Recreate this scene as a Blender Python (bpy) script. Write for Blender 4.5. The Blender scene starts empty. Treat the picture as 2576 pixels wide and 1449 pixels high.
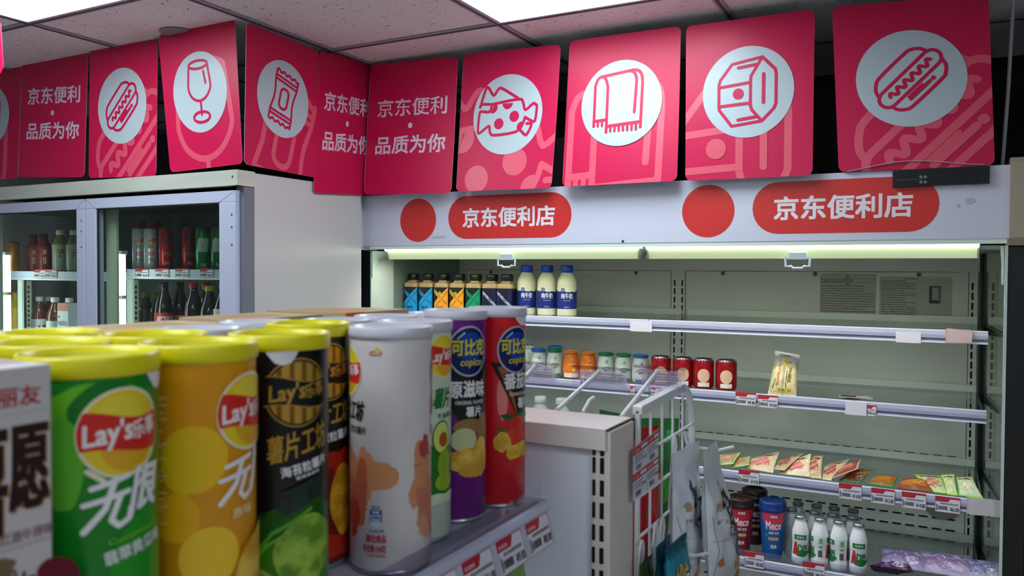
import bpy, math, random
from mathutils import Vector, Matrix
from mathutils.geometry import tessellate_polygon
random.seed(7)
S = bpy.context.scene
COL = S.collection
PI = math.pi

# ------------------------------------------------------------------ camera
FPX, YAW, PITCH, ROLL, EYE = 2020.0, math.radians(-28.0), math.radians(-1.32), math.radians(0.27), 1.55
_f = Vector((math.sin(YAW)*math.cos(PITCH), math.cos(YAW)*math.cos(PITCH), math.sin(PITCH)))
_r = Vector((math.cos(YAW), -math.sin(YAW), 0))
_u = _r.cross(_f)
CR = _r*math.cos(ROLL) + _u*math.sin(ROLL)
CU = -_r*math.sin(ROLL) + _u*math.cos(ROLL)
CP = Vector((0, 0, EYE))
cam = bpy.data.cameras.new('camera'); co = bpy.data.objects.new('camera', cam); COL.objects.link(co)
m = Matrix((CR, CU, -_f)).transposed().to_4x4(); m.translation = CP
co.matrix_world = m
cam.sensor_width = 36; cam.lens = FPX/2576*36; cam.clip_start = 0.02
cam.dof.use_dof = True; cam.dof.focus_distance = 2.5; cam.dof.aperture_fstop = 9.0
S.camera = co

# ------------------------------------------------------------------ world, exposure
W = bpy.data.worlds.new('world'); S.world = W; W.use_nodes = True
W.node_tree.nodes['Background'].inputs[0].default_value = (0.8, 0.85, 1, 1)
W.node_tree.nodes['Background'].inputs[1].default_value = 0.02
S.view_settings.view_transform = 'Standard'; S.view_settings.look = 'None'
S.view_settings.exposure = 0.0; S.view_settings.gamma = 1.0; S.view_settings.use_curve_mapping = False
PANEL_E = 10.5       # ceiling LED panels
STRIP_E = 9.0       # tubes under the chiller header
FRIDGE_E = 10.0      # tubes in the upright fridge

def at(px, py, x=None, y=None, z=None):
    """point where the sight line through a pixel meets a real plane"""
    d = _f + CR*((px-1288)/FPX) - CU*((py-724.5)/FPX)
    if x is not None: t = (x-CP.x)/d.x
    elif y is not None: t = (y-CP.y)/d.y
    else: t = (z-CP.z)/d.z
    return CP + d*t

# ------------------------------------------------------------------ materials
_mc = {}
def lin(c): return tuple(((v/255)/12.92 if v/255 <= .04045 else ((v/255+.055)/1.055)**2.4) for v in c)
def M(c, rough=.5, metal=0., spec=.5, emit=0., alpha=1., trans=0., coat=0., name=None):
    k = (tuple(c), rough, metal, spec, emit, alpha, trans, coat)
    if k in _mc: return _mc[k]
    mt = bpy.data.materials.new(name or 'paint_%d_%d_%d' % tuple(c)); mt.use_nodes = True
    b = mt.node_tree.nodes['Principled BSDF']; i = b.inputs
    L = lin(c)
    i['Base Color'].default_value = (*L, 1); i['Roughness'].default_value = rough; i['Metallic'].default_value = metal
    i['Specular IOR Level'].default_value = spec
    if emit: i['Emission Color'].default_value = (*L, 1); i['Emission Strength'].default_value = emit
    if alpha < 1: i['Alpha'].default_value = alpha
    if trans: i['Transmission Weight'].default_value = trans
    if coat: i['Coat Weight'].default_value = coat; i['Coat Roughness'].default_value = .12
    _mc[k] = mt; return mt
def nodes(mt):
    return mt.node_tree.nodes, mt.node_tree.links, mt.node_tree.nodes['Principled BSDF']
def noisy(c1, c2, scale, rough=.5, metal=0., bump=0., lo=.4, hi=.6, stretch=(1,1,1), name='noisy', detail=4.):
    mt = bpy.data.materials.new(name); mt.use_nodes = True
    N, L, b = nodes(mt)
    tc = N.new('ShaderNodeTexCoord'); mp = N.new('ShaderNodeMapping'); mp.inputs['Scale'].default_value = stretch
    nz = N.new('ShaderNodeTexNoise'); nz.inputs['Scale'].default_value = scale; nz.inputs['Detail'].default_value = detail
    cr = N.new('ShaderNodeValToRGB'); cr.color_ramp.elements[0].position = lo; cr.color_ramp.elements[1].position = hi
    cr.color_ramp.elements[0].color = (*lin(c1), 1); cr.color_ramp.elements[1].color = (*lin(c2), 1)
    L.new(tc.outputs['Object'], mp.inputs[0]); L.new(mp.outputs[0], nz.inputs['Vector']); L.new(nz.outputs[0], cr.inputs[0])
    L.new(cr.outputs[0], b.inputs['Base Color']); b.inputs['Roughness'].default_value = rough; b.inputs['Metallic'].default_value = metal
    if bump:
        bp = N.new('ShaderNodeBump'); bp.inputs['Strength'].default_value = bump; bp.inputs['Distance'].default_value = .002
        L.new(nz.outputs[0], bp.inputs['Height']); L.new(bp.outputs[0], b.inputs['Normal'])
    return mt
def glass(name, tint=(225, 240, 232), refl=.12, k=.0):
    mt = bpy.data.materials.new(name); mt.use_nodes = True
    N, L = mt.node_tree.nodes, mt.node_tree.links
    for n in list(N): N.remove(n)
    o = N.new('ShaderNodeOutputMaterial'); mx = N.new('ShaderNodeMixShader'); t = N.new('ShaderNodeBsdfTransparent'); g = N.new('ShaderNodeBsdfGlossy')
    ge = N.new('ShaderNodeNewGeometry'); dt = N.new('ShaderNodeVectorMath'); dt.operation = 'DOT_PRODUCT'
    L.new(ge.outputs['Incoming'], dt.inputs[0]); L.new(ge.outputs['Normal'], dt.inputs[1])
    ab = N.new('ShaderNodeMath'); ab.operation = 'ABSOLUTE'; L.new(dt.outputs['Value'], ab.inputs[0])
    om = N.new('ShaderNodeMath'); om.operation = 'SUBTRACT'; om.inputs[0].default_value = 1; L.new(ab.outputs[0], om.inputs[1])
    fr = N.new('ShaderNodeMath'); fr.operation = 'POWER'; fr.inputs[1].default_value = 5; L.new(om.outputs[0], fr.inputs[0])
    ad = N.new('ShaderNodeMath'); ad.operation = 'MULTIPLY_ADD'; ad.inputs[1].default_value = .9; ad.inputs[2].default_value = .04+k; ad.use_clamp = True
    t.inputs[0].default_value = (*lin(tint), 1); g.inputs['Roughness'].default_value = .03
    L.new(fr.outputs[0], ad.inputs[0]); L.new(ad.outputs[0], mx.inputs[0]); L.new(t.outputs[0], mx.inputs[1]); L.new(g.outputs[0], mx.inputs[2]); L.new(mx.outputs[0], o.inputs[0])
    return mt
WHITE = (235, 235, 235)
GLASS = glass('clear_glass', (238, 246, 242))
SHELFGLASS = glass('shelf_glass', (244, 249, 246), k=.02)
PLASTIC = glass('clear_plastic', (248, 246, 251), k=.07)
MIRROR = M((165, 178, 170), .06, 1.0, name='polished_side_wall')
CHROME = M((210, 210, 212), .15, 1.0, name='chrome')
STEEL = noisy((206, 210, 198), (216, 219, 207), 3, .42, .25, stretch=(1, 1, 8), name='brushed_steel')
WPAINT = M((225, 222, 226), .4, name='white_paint')
WIREW = M((228, 226, 232), .35, name='white_coated_wire')
BLACK = M((10, 11, 16), .5, name='black')
ALU = M((202, 206, 230), .38, .1, name='grey_door_frame')

# ------------------------------------------------------------------ mesh builder
class MB:
    def __init__(s): s.v = []; s.f = []; s.m = []; s.mats = []; s.sm = []
    def mi(s, mt):
        if mt not in s.mats: s.mats.append(mt)
        return s.mats.index(mt)
    def add(s, vs, fs, mt, smooth=False):
        b = len(s.v); s.v += [tuple(v) for v in vs]; k = s.mi(mt)
        for f in fs: s.f.append([b+i for i in f]); s.m.append(k); s.sm.append(smooth)
        return s
    def box(s, a, b, mt):
        x0, y0, z0 = [min(p, q) for p, q in zip(a, b)]; x1, y1, z1 = [max(p, q) for p, q in zip(a, b)]
        v = [(x0,y0,z0),(x1,y0,z0),(x1,y1,z0),(x0,y1,z0),(x0,y0,z1),(x1,y0,z1),(x1,y1,z1),(x0,y1,z1)]
        return s.add(v, [(0,3,2,1),(4,5,6,7),(0,1,5,4),(1,2,6,5),(2,3,7,6),(3,0,4,7)], mt)
    def lathe(s, prof, mt, n=48, c=(0,0,0), sq=None, axis=None, smooth=True, cap0=True, cap1=True):
        vs = []
        for r, z in prof:
            for k in range(n):
                a = 2*PI*k/n; ca, sa = math.cos(a), math.sin(a)
                q = 1.
                if sq: q = 1/((abs(ca)**sq+abs(sa)**sq)**(1/sq))
                vs.append((c[0]+r*q*ca, c[1]+r*q*sa, c[2]+z))
        fs = []
        for j in range(len(prof)-1):
            for k in range(n):
                k2 = (k+1) % n
                fs.append((j*n+k, j*n+k2, (j+1)*n+k2, (j+1)*n+k))
        s.add(vs, fs, mt, smooth)
        if cap0: s.add(vs[:n][::-1], [range(n)], mt)
        if cap1: s.add(vs[-n:], [range(n)], mt)
        return s
    def tube(s, pts, r, mt, n=10, closed=False, r2=None):
        pts = [Vector(p) for p in pts]; N = len(pts); rings = []
        up = None
        for i, p in enumerate(pts):
            if closed: t = (pts[(i+1) % N]-pts[i-1]).normalized()
            else: t = (pts[min(i+1, N-1)]-pts[max(i-1, 0)]).normalized()
            if up is None:
                a = Vector((0, 0, 1)) if abs(t.z) < .9 else Vector((1, 0, 0))
                up = (a - t*a.dot(t)).normalized()
            else: up = (up - t*up.dot(t)).normalized()
            sd = t.cross(up)
            rr = r if not r2 else r+(r2-r)*i/(N-1)
            rings.append([p+(up*math.cos(2*PI*k/n)+sd*math.sin(2*PI*k/n))*rr for k in range(n)])
        vs = [v for g in rings for v in g]; fs = []
        for j in range(N if closed else N-1):
            j2 = (j+1) % N
            for k in range(n): fs.append((j*n+k, j*n+(k+1) % n, j2*n+(k+1) % n, j2*n+k))
        s.add(vs, fs, mt, True)
        if not closed:
            s.add(rings[0][::-1], [range(n)], mt); s.add(rings[-1], [range(n)], mt)
        return s
    def prism(s, poly, o, ux, uy, ext, mt, mt2=None):
        """polygon in (ux, uy) pushed along ext"""
        o, ux, uy, ext = map(Vector, (o, ux, uy, ext)); n = len(poly)
        a = [o+ux*p[0]+uy*p[1] for p in poly]; b = [p+ext for p in a]
        tris = tessellate_polygon([[Vector((p[0], p[1], 0)) for p in poly]])
        fs = [tuple(t) for t in tris]+[tuple(i+n for i in t[::-1]) for t in tris]
        s.add(a+b, fs, mt)
        s.add(a+b, [(i, (i+1) % n, (i+1) % n+n, i+n) for i in range(n)], mt2 or mt)
        return s
    def build(s, name, parent=None, loc=(0,0,0), rz=0, rx=0, ry=0, world=False, bevel=0):
        me = bpy.data.meshes.new(name); off = Vector((0,0,0))
        if world: off = Vector(ROOT.get(parent.name, (0,0,0))) if parent else Vector(loc)
        me.from_pydata([tuple(Vector(v)-off) for v in s.v] if world else s.v, [], [list(f) for f in s.f])
        for mt in s.mats: me.materials.append(mt)
        me.polygons.foreach_set('material_index', s.m); me.polygons.foreach_set('use_smooth', s.sm)
        me.update()
        o = bpy.data.objects.new(name, me); COL.objects.link(o)
        if parent: o.parent = parent; ROOT[o.name] = ROOT.get(parent.name, (0,0,0))
        else: ROOT[o.name] = tuple(loc)
        if not parent or not world: o.location = loc; o.rotation_euler = (rx, ry, rz)
        if bevel:
            b = o.modifiers.new('bevel', 'BEVEL'); b.width = bevel; b.segments = 2; b.limit_method = 'ANGLE'
        return o
ROOT = {}
def tag(o, label=None, cat=None, group=None, kind=None):
    if label: o['label'] = label
    if cat: o['category'] = cat
    if group: o['group'] = group
    if kind: o['kind'] = kind
    return o
def thing(name, label, cat, loc=(0,0,0), rz=0, group=None, rx=0, ry=0):
    o = bpy.data.objects.new(name, None); COL.objects.link(o); o.empty_display_size = .02
    o.location = loc; o.rotation_euler = (rx, ry, rz); ROOT[o.name] = tuple(loc)
    return tag(o, label, cat, group)
KIDS = {}
def copy_tree(o, parent=None):
    c = o.copy(); COL.objects.link(c)
    if parent: c.parent = parent
    for ch in [q for q in COL.objects if q.parent == o]: copy_tree(ch, c)
    return c
def place(proto, used, loc, rz, label, group=None):
    o = copy_tree(proto) if used else proto
    o.location = loc; o.rotation_euler.z = rz; tag(o, label, group=group)
    return o
def face(loc, d=0):
    """turn that points an object's local -Y at the aisle viewpoint, then d degrees to the right"""
    return math.atan2(CP.x-loc[0], -(CP.y-loc[1])) + math.radians(d)

# ------------------------------------------------------------------ flat printing cut into the surfaces
_tc = {}
def glyphs(s, bold):
    k = (s, bold)
    if k in _tc: return _tc[k]
    c = bpy.data.curves.new('t', 'FONT'); c.body = s; c.offset = bold; c.resolution_u = 2
    o = bpy.data.objects.new('t', c); COL.objects.link(o)
    me = bpy.data.meshes.new_from_object(o.evaluated_get(bpy.context.evaluated_depsgraph_get()))
    v = [(p.co.x, p.co.y) for p in me.vertices]; ps = [[v[i] for i in p.vertices] for p in me.polygons]
    bpy.data.objects.remove(o); bpy.data.curves.remove(c); bpy.data.meshes.remove(me)
    if v:
        xs = [p[0] for p in v]; ys = [p[1] for p in v]
        bb = (min(xs), min(ys), max(xs), max(ys))
    else: bb = (0,0,1,1)
    _tc[k] = (ps, bb); return _tc[k]
def clip_half(P, a, b):
    """keep the part of P left of a->b"""
    out = []; n = len(P)
    def sd(p): return (b[0]-a[0])*(p[1]-a[1])-(b[1]-a[1])*(p[0]-a[0])
    for i in range(n):
        p, q = P[i], P[(i+1) % n]; dp, dq = sd(p), sd(q)
        if dp >= 0: out.append(p)
        if (dp > 0 > dq) or (dp < 0 < dq):
            t = dp/(dp-dq); out.append((p[0]+(q[0]-p[0])*t, p[1]+(q[1]-p[1])*t))
    return out
def area(P): return sum(P[i][0]*P[(i+1) % len(P)][1]-P[(i+1) % len(P)][0]*P[i][1] for i in range(len(P)))/2
def circ_pts(cx, cy, rx, ry=None, n=40, a0=0, a1=2*PI):
    ry = rx if ry is None else ry; full = abs(a1-a0-2*PI) < 1e-6
    return [(cx+rx*math.cos(a0+(a1-a0)*k/(n if full else n-1)), cy+ry*math.sin(a0+(a1-a0)*k/(n if full else n-1))) for k in range(n)]
def rrect(x0, y0, x1, y1, r, n=7):
    out = []
    for cx, cy, a in ((x1-r, y1-r, 0), (x0+r, y1-r, PI/2), (x0+r, y0+r, PI), (x1-r, y0+r, 3*PI/2)):
        out += [(cx+r*math.cos(a+PI/2*k/n), cy+r*math.sin(a+PI/2*k/n)) for k in range(n+1)]
    return out
class Art:
    def __init__(s, eps=3e-5, base=1e-4): s.p = []; s.l = 0; s.eps = eps; s.base = base; s.T = None; s.clip = None; s.R = .45
    def mt(s, c): return c if not isinstance(c, tuple) else M(c, s.R)
    def put(s, polys, c, lift=True):
        if lift: s.l += 1
        z = s.base+s.l*s.eps; mt = s.mt(c)
        for P in polys:
            if s.T:
                sx, sy, a, tx, ty = s.T; ca, sa = math.cos(a), math.sin(a)
                P = [(tx+sx*p[0]*ca-sy*p[1]*sa, ty+sx*p[0]*sa+sy*p[1]*ca) for p in P]
            if area(P) < 0: P = P[::-1]
            if s.clip:
                C = s.clip
                for i in range(len(C)):
                    P = clip_half(P, C[i], C[(i+1) % len(C)])
                    if len(P) < 3: break
            if len(P) >= 3 and abs(area(P)) > 1e-10: s.p.append((P, z, mt))
        return s
    def poly(s, pts, c):
        tr = tessellate_polygon([[Vector((p[0], p[1], 0)) for p in pts]])
        return s.put([[pts[i] for i in t] for t in tr], c)
    def rect(s, x0, y0, x1, y1, c): return s.put([[(x0,y0),(x1,y0),(x1,y1),(x0,y1)]], c)
    def rr(s, x0, y0, x1, y1, r, c): return s.put([rrect(x0,y0,x1,y1,r)], c)
    def circ(s, cx, cy, rx, c, ry=None, n=36): return s.put([circ_pts(cx, cy, rx, ry, n)], c)
    def half(s, cx, cy, r, a0, a1, c): return s.put([circ_pts(cx, cy, r, r, 16, a0, a1)], c)
    def stroke(s, pts, w, c, closed=False):
        s.l += 1; n = len(pts); h = w/2
        Q = []
        for i in range(n if closed else n-1):
            p, q = pts[i], pts[(i+1) % n]; dx, dy = q[0]-p[0], q[1]-p[1]; L = math.hypot(dx, dy)
            if L < 1e-9: continue
            nx, ny = -dy/L*h, dx/L*h
            Q.append([(p[0]+nx,p[1]+ny),(p[0]-nx,p[1]-ny),(q[0]-nx,q[1]-ny),(q[0]+nx,q[1]+ny)])
        D = [circ_pts(p[0], p[1], h, h, 12) for p in pts]
        l0 = s.l
        for k in range(15): s.l = l0+k/16; s.put(D[k::15], c, False)
        for k in range(15): s.l = l0+1+k/16; s.put(Q[k::15], c, False)
        s.l = l0+2
        return s
    def text(s, t, x0, y0, x1, y1, c, bold=.02, shear=0., rot=0., arc=0.):
        ps, (a, b, cc, d) = glyphs(t, 0.)
        w = cc-a or 1; h = d-b or 1; mx, my = (x0+x1)/2, (y0+y1)/2; ca, sa = math.cos(rot), math.sin(rot)
        out = []
        for P in ps:
            Q = []
            for x, y in P:
                u = (x-a)/w-.5; v = (y-b)/h-.5
                X = u*(x1-x0)+v*(y1-y0)*shear; Y = v*(y1-y0)+arc*(.25-u*u)*4
                Q.append((mx+X*ca-Y*sa, my+X*sa+Y*ca))
            out.append(Q)
        if bold:
            hh = abs(y1-y0)*bold*.75; l0 = s.l
            for dx, dy in ((1, 1), (-1, 1), (1, -1), (-1, -1)) if bold >= .02 else ((1, .3), (-1, -.3)):
                s.put([[(p[0]+dx*hh, p[1]+dy*hh) for p in P] for P in out], c, False); s.l += .2
        return s.put(out, c)
    def blob(s, cx, cy, rx, ry, c, seed=0, rough=.18, n=36, rot=0):
        rd = random.Random(seed); ph = [rd.uniform(0, 6.28) for _ in range(6)]; pts = []
        if rough > .3: n = 72
        for k in range(n):
            a = 2*PI*k/n; q = 1+(rd.uniform(-.07, .07) if rough > .3 else 0)+rough*sum(math.sin((j+2)*a+ph[j])/(1+.35*j) for j in range(6))*.5
            x, y = rx*q*math.cos(a), ry*q*math.sin(a); pts.append((cx+x*math.cos(rot)-y*math.sin(rot), cy+x*math.sin(rot)+y*math.cos(rot)))
        return s.poly(pts, c)
    def apply(s, mb, fn, du=None, dv=None):
        for P, z, mt in s.p:
            L = [P]
            for ax, d in ((0, du), (1, dv)):
                if not d: continue
                out = []
                for Q in L:
                    lo = min(p[ax] for p in Q); hi = max(p[ax] for p in Q)
                    k0, k1 = math.floor(lo/d), math.ceil(hi/d)
                    if k1-k0 <= 1: out.append(Q); continue
                    for k in range(k0, k1):
                        A = (k*d, 1) if ax == 0 else (1, k*d); 
                        if ax == 0: R = clip_half(clip_half(Q, (k*d, 1e3), (k*d, -1e3)), ((k+1)*d, -1e3), ((k+1)*d, 1e3))
                        else: R = clip_half(clip_half(Q, (-1e3, k*d), (1e3, k*d)), (1e3, (k+1)*d), (-1e3, (k+1)*d))
                        if len(R) >= 3 and abs(area(R)) > 1e-12: out.append(R)
                L = out
            for Q in L: mb.add([fn(p[0], p[1], z) for p in Q], [range(len(Q))], mt)
        return mb
def cyl(r): return lambda u, v, z: ((r+z)*math.sin(u/r), -(r+z)*math.cos(u/r), v)
def plane(o, ux, uy):
    o, ux, uy = Vector(o), Vector(ux), Vector(uy); n = ux.normalized().cross(uy.normalized())
    return lambda u, v, z: o+ux*u+uy*v+n*z
def quad(BL, BR, TR, TL, w=1., h=1., off=0.):
    BL, BR, TR, TL = map(Vector, (BL, BR, TR, TL)); n = (BR-BL).cross(TL-BL).normalized()
    def fn(u, v, z):
        a, b = u/w, v/h
        return BL*(1-a)*(1-b)+BR*a*(1-b)+TR*a*b+TL*(1-a)*b+n*(z+off)
    return fn
def smooth_prof(pts, k=5):
    """round off a lathe profile"""
    out = []; n = len(pts)
    for i in range(n-1):
        p0 = pts[max(i-1, 0)]; p1 = pts[i]; p2 = pts[i+1]; p3 = pts[min(i+2, n-1)]
        for j in range(k):
            t = j/k; out.append(tuple(.5*((2*p1[a])+(-p0[a]+p2[a])*t+(2*p0[a]-5*p1[a]+4*p2[a]-p3[a])*t*t+(-p0[a]+3*p1[a]-3*p2[a]+p3[a])*t**3) for a in (0, 1)))
    return out+[pts[-1]]

# ------------------------------------------------------------------ setting
CEIL = 2.2534
def ceiling_mat():
    mt = bpy.data.materials.new('mineral_fibre_tile'); mt.use_nodes = True
    N, L, b = nodes(mt)
    tc = N.new('ShaderNodeTexCoord'); mp = N.new('ShaderNodeMapping'); mp.inputs['Scale'].default_value = (1, 2.2, 1)
    nz = N.new('ShaderNodeTexNoise'); nz.inputs['Scale'].default_value = 55; nz.inputs['Detail'].default_value = 3; nz.inputs['Distortion'].default_value = 1.4
    cr = N.new('ShaderNodeValToRGB'); e = cr.color_ramp.elements
    e[0].position = .30; e[0].color = (*lin((112, 106, 112)), 1); e[1].position = .36; e[1].color = (*lin((246, 244, 248)), 1)
    n2 = N.new('ShaderNodeTexNoise'); n2.inputs['Scale'].default_value = 300
    bp = N.new('ShaderNodeBump'); bp.inputs['Strength'].default_value = .25; bp.inputs['Distance'].default_value = .002
    L.new(tc.outputs['Object'], mp.inputs[0]); L.new(mp.outputs[0], nz.inputs['Vector']); L.new(nz.outputs[0], cr.inputs[0]); L.new(cr.outputs[0], b.inputs['Base Color'])
    L.new(tc.outputs['Object'], n2.inputs['Vector']); L.new(n2.outputs[0], bp.inputs['Height']); L.new(bp.outputs[0], b.inputs['Normal'])
    b.inputs['Roughness'].default_value = .95; b.inputs['Specular IOR Level'].default_value = .1
    return mt
X0, X1, Y0, Y1 = -3.6, 2.6, -2.6, 3.2
def struct(name, mb, loc=(0,0,0)): return tag(mb.build(name, loc=loc, world=True), kind='structure')
floor_mt = noisy((176, 172, 166), (196, 192, 186), 6, .35, name='vinyl_floor')
struct('floor', MB().box((X0, Y0, -.05), (X1, Y1, 0), floor_mt))
GX = [-3.535, -2.93, -2.325, -1.735, -1.125, -.52, .085, .69, 1.295, 1.9, 2.505]
GY = [-2.245, -1.635, -1.025, -.415, .195, .80, 1.405, 2.025, 2.64]
PANELS = [(1, 5), (4, 6), (7, 6), (4, 3), (1, 2), (7, 3), (7, 0), (4, 0)]          # lit cells of the grid
LIT = {(GX[i], GY[j]) for i, j in [(2, 5), (4, 6), (4, 3), (7, 3), (7, 1), (4, 0)]}  # aisle panel beside the chip shelf is unseen, added to brighten the cans
cm = ceiling_mat(); mb = MB()
for i in range(len(GX)-1):
    for j in range(len(GY)-1):
        if (GX[i], GY[j]) in LIT: continue
        mb.box((GX[i]+.002, GY[j]+.002, CEIL+.002), (GX[i+1]-.002, GY[j+1]-.002, CEIL+.018), cm)
mb.box((X0, Y0, CEIL+.02), (X1, Y1, CEIL+.1), M((90, 86, 88), .9))
mb.box((X0, GY[-1], CEIL+.002), (X1, Y1, CEIL+.018), cm); mb.box((X0, Y0, CEIL+.002), (X1, GY[0], CEIL+.018), cm)
ceil = struct('ceiling', mb)
gm = M((190, 182, 196), .5, .1, name='ceiling_grid_metal'); mb = MB()
for x in GX:
    mb.box((x-.012, Y0, CEIL-.003), (x+.012, Y1, CEIL), gm); mb.box((x-.0035, Y0, CEIL-.0055), (x+.0035, Y1, CEIL-.003), M((96, 88, 100), .6))
for y in GY:
    mb.box((X0, y-.012, CEIL-.0028), (X1, y+.012, CEIL+.0002), gm); mb.box((X0, y-.0035, CEIL-.0052), (X1, y+.0035, CEIL-.0029), M((96, 88, 100), .6))
struct('trim_1', mb)
wm = M((170, 168, 172), .8, name='wall_paint'); dk = M((46, 46, 52), .7, name='dark_wall')
struct('wall_back', MB().box((X0, Y1-.1, 0), (X1, Y1, CEIL+.1), dk))
struct('wall_left', MB().box((X0-.1, Y0, 0), (X0, Y1, CEIL+.1), wm))
struct('wall_right', MB().box((X1, Y0, 0), (X1+.1, Y1, CEIL+.1), wm))
struct('wall_front', MB().box((X0, Y0-.1, 0), (X1, Y0, CEIL+.1), wm))
mb = MB()
pn = M((52, 54, 56), .55, name='dark_cladding')
for k in range(4): mb.box((.215, 2.52, 1.20+.27*k), (1.3, 2.54, 1.20+.27*k+.262), pn)
struct('wall_right_cladding', mb); bpy.data.objects['wall_right_cladding'].name = 'wall_return'
mb = MB(); mb.tube([(.132, 2.3, 1.80), (.142, 2.3, 2.0), (.150, 2.3, CEIL)], .0045, M((190, 188, 195), .4), n=8)
tag(mb.build('cable', world=True, loc=(.132, 2.3, 1.8)), 'thin white cable rising to the ceiling beside the rightmost red poster', 'cable')

PM = bpy.data.materials.new('lit_diffuser'); PM.use_nodes = True
_b = PM.node_tree.nodes['Principled BSDF']; _b.inputs['Base Color'].default_value = (.9, .9, .9, 1)
_b.inputs['Emission Color'].default_value = (.82, .95, 1, 1); _b.inputs['Emission Strength'].default_value = PANEL_E
lab = {(GX[4], GY[6]): 'square recessed ceiling light panel above the red posters with candy and towel',
       (GX[2], GY[5]): 'square recessed ceiling light panel at the top left corner above the fridge'}
n = 0
for (x, y) in sorted(LIT):
    i = GX.index(x); j = GY.index(y); x2, y2 = GX[i+1], GY[j+1]
    t = thing('ceiling_light', lab.get((x, y), 'square recessed ceiling light panel '+{(4, 3): 'above the chip shelf', (4, 0): 'furthest back in the shop behind the chip shelf', (7, 3): 'added unseen over the aisle to brighten the chip cans', (7, 1): 'over the aisle at the right behind the viewpoint'}.get((GX.index(x), GY.index(y)), '')), 'ceiling light', ((x+x2)/2, (y+y2)/2, CEIL), group='ceiling light panels')
    MB().box((x+.018, y+.018, CEIL+.003), (x2-.018, y2-.018, CEIL+.006), PM).build('diffuser', t, world=True)
    f = MB()
    fm = M((205, 212, 235), .4, .2)
    for a, b in (((x+.008, y+.008), (x2-.008, y+.018)), ((x+.008, y2-.018), (x2-.008, y2-.008)), ((x+.008, y+.018), (x+.018, y2-.018)), ((x2-.018, y+.018), (x2-.008, y2-.018))):
        f.box((*a, CEIL-.004), (*b, CEIL+.012), fm)
    f.build('frame', t, world=True)
# round fitting on the ceiling behind the wine glass poster
c = at(446, 84, z=CEIL-.004)
mb = MB(); mb.lathe([(.044, -.002), (.050, 0), (.050, .0035)], M((150, 150, 160), .5), 40)
tag(mb.build('smoke_detector', loc=c), 'flat round grey fitting on the ceiling behind the wine glass poster', 'ceiling fitting')

# ------------------------------------------------------------------ open chiller
FY = 2.22
fx0, fx1, fz0, fz1 = -1.769, .1435, 1.629, 1.802
ch = thing('open_chiller', 'long open-fronted display chiller with white header, glass shelves and mostly empty pale interior', 'chiller', (-.81, 2.5, 0))
PW = M((214, 214, 232), .38, name='header_print'); RD = M((214, 48, 44), .4, name='red_print')
A = Art(6e-5, 2e-4); A.R = .4
def P(px, py): p = at(px, py, y=FY); return p.x, p.z
for (xa, xb, ya, yb) in ((1007, 1097, 501, 610), (1716, 1848, 467, 598)):
    a = P(xa, (ya+yb)/2); b = P(xb, (ya+yb)/2-3); r = (b[0]-a[0])/2
    A.circ((a[0]+b[0])/2, (a[1]+b[1])/2, r, RD, n=64)
zt, zb = 1.786, 1.648
for (xa, xb) in ((1128, 1438), (1893, 2363)):
    a = P(xa, 540)[0]; b = P(xb, 520)[0]; A.rr(a, zb, b, zt, (zt-zb)/2-.001, RD)
for (xa, ya, xb, yb) in ((1165, 570, 1395, 523), (1948, 551, 2295, 492)):
    a = P(xa, 550)[0]; b = P(xb, 520)[0]; zc = 1.7155
    A.text('京东便利店', a, zc-.030, b, zc+.030, M((236, 232, 240), .4), bold=.035)
sm = M((188, 188, 212), .45)
q = P(1105, 596); A.blob(q[0], q[1], .028, .004, sm, 3)
q = P(2440, 505); A.blob(q[0], q[1], .010, .008, sm, 4); q = P(2410, 517); A.blob(q[0], q[1], .004, .005, sm, 5)
q = P(1567, 607); A.circ(q[0], q[1], .004, M((60, 60, 66), .4))
mb = MB().box((fx0, FY, fz0), (fx1, FY+.07, fz1), PW); A.apply(mb, lambda u, v, z: (u, FY-z, v))
mb.build('header', ch, world=True)
mb = MB()
mb.prism([(-.012, 1.622), (-.012, 1.80), (.004, 1.812), (.08, 1.812), (.08, 1.615), (0, 1.615)], (fx0-.020, FY, 0), (0,1,0), (0,0,1), (.021, 0, 0), M((205, 200, 205), .5))
mb.build('end_cap', ch, world=True)
mb = MB(); mb.prism([(-.02, 1.63), (-.02, 1.805), (-.005, 1.818), (.10, 1.818), (.10, 1.612), (-.005, 1.612)], (fx1, FY, 0), (0,1,0), (0,0,1), (.055, 0, 0), M((176, 160, 142), .55)); mb.build('end_cap', ch, world=True, bevel=.002)
inw = noisy((214, 212, 208), (226, 223, 220), 3, .5, name='chiller_liner')
mb = MB().box((fx0, FY+.07, 1.785), (fx1+.05, 2.92, 1.80), M((60, 62, 68), .6)); mb.build('top_panel', ch, world=True)
mb = MB().box((fx0, 2.31, 1.605), (fx1, 2.82, 1.615), M((150, 155, 145), .5)); mb.build('canopy_underside', ch, world=True)
# back panel with vents, seams and screws
BY = 2.82
A = Art(1e-5, 1e-4); bk = M((12, 13, 15), .8)
def Bk(px, py): p = at(px, py, y=BY); return p.x, p.z
def vent(pa, pb, z=None):
    a, b = Bk(*pa), Bk(*pb); zz = (a[1]+b[1])/2; x = a[0]
    while x < b[0]-.01: A.rr(x, zz-.0026, x+.026, zz+.0026, .0025, bk); x += .0375
def vz(px, py): return Bk(px, py)[1]
def row(z, xa=-1.70, xb=.055):
    x = xb
    while x > xa: A.rr(x-.026, z-.0026, x, z+.0026, .0025, bk); x -= .0375
Z1 = (vz(1800, 1088)+vz(2420, 1155))/2
Z2 = vz(2100, 1269)
for z in (Z1, Z2, Z2-.034, Z2-.068, Z2-.30, Z2-.334): row(z)
for z in (Z1-.25+.005,): pass
zs = vz(1820, 682)
A.rect(-1.70, zs-.001, .06, zs+.001, M((120, 124, 112), .6))
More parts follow.
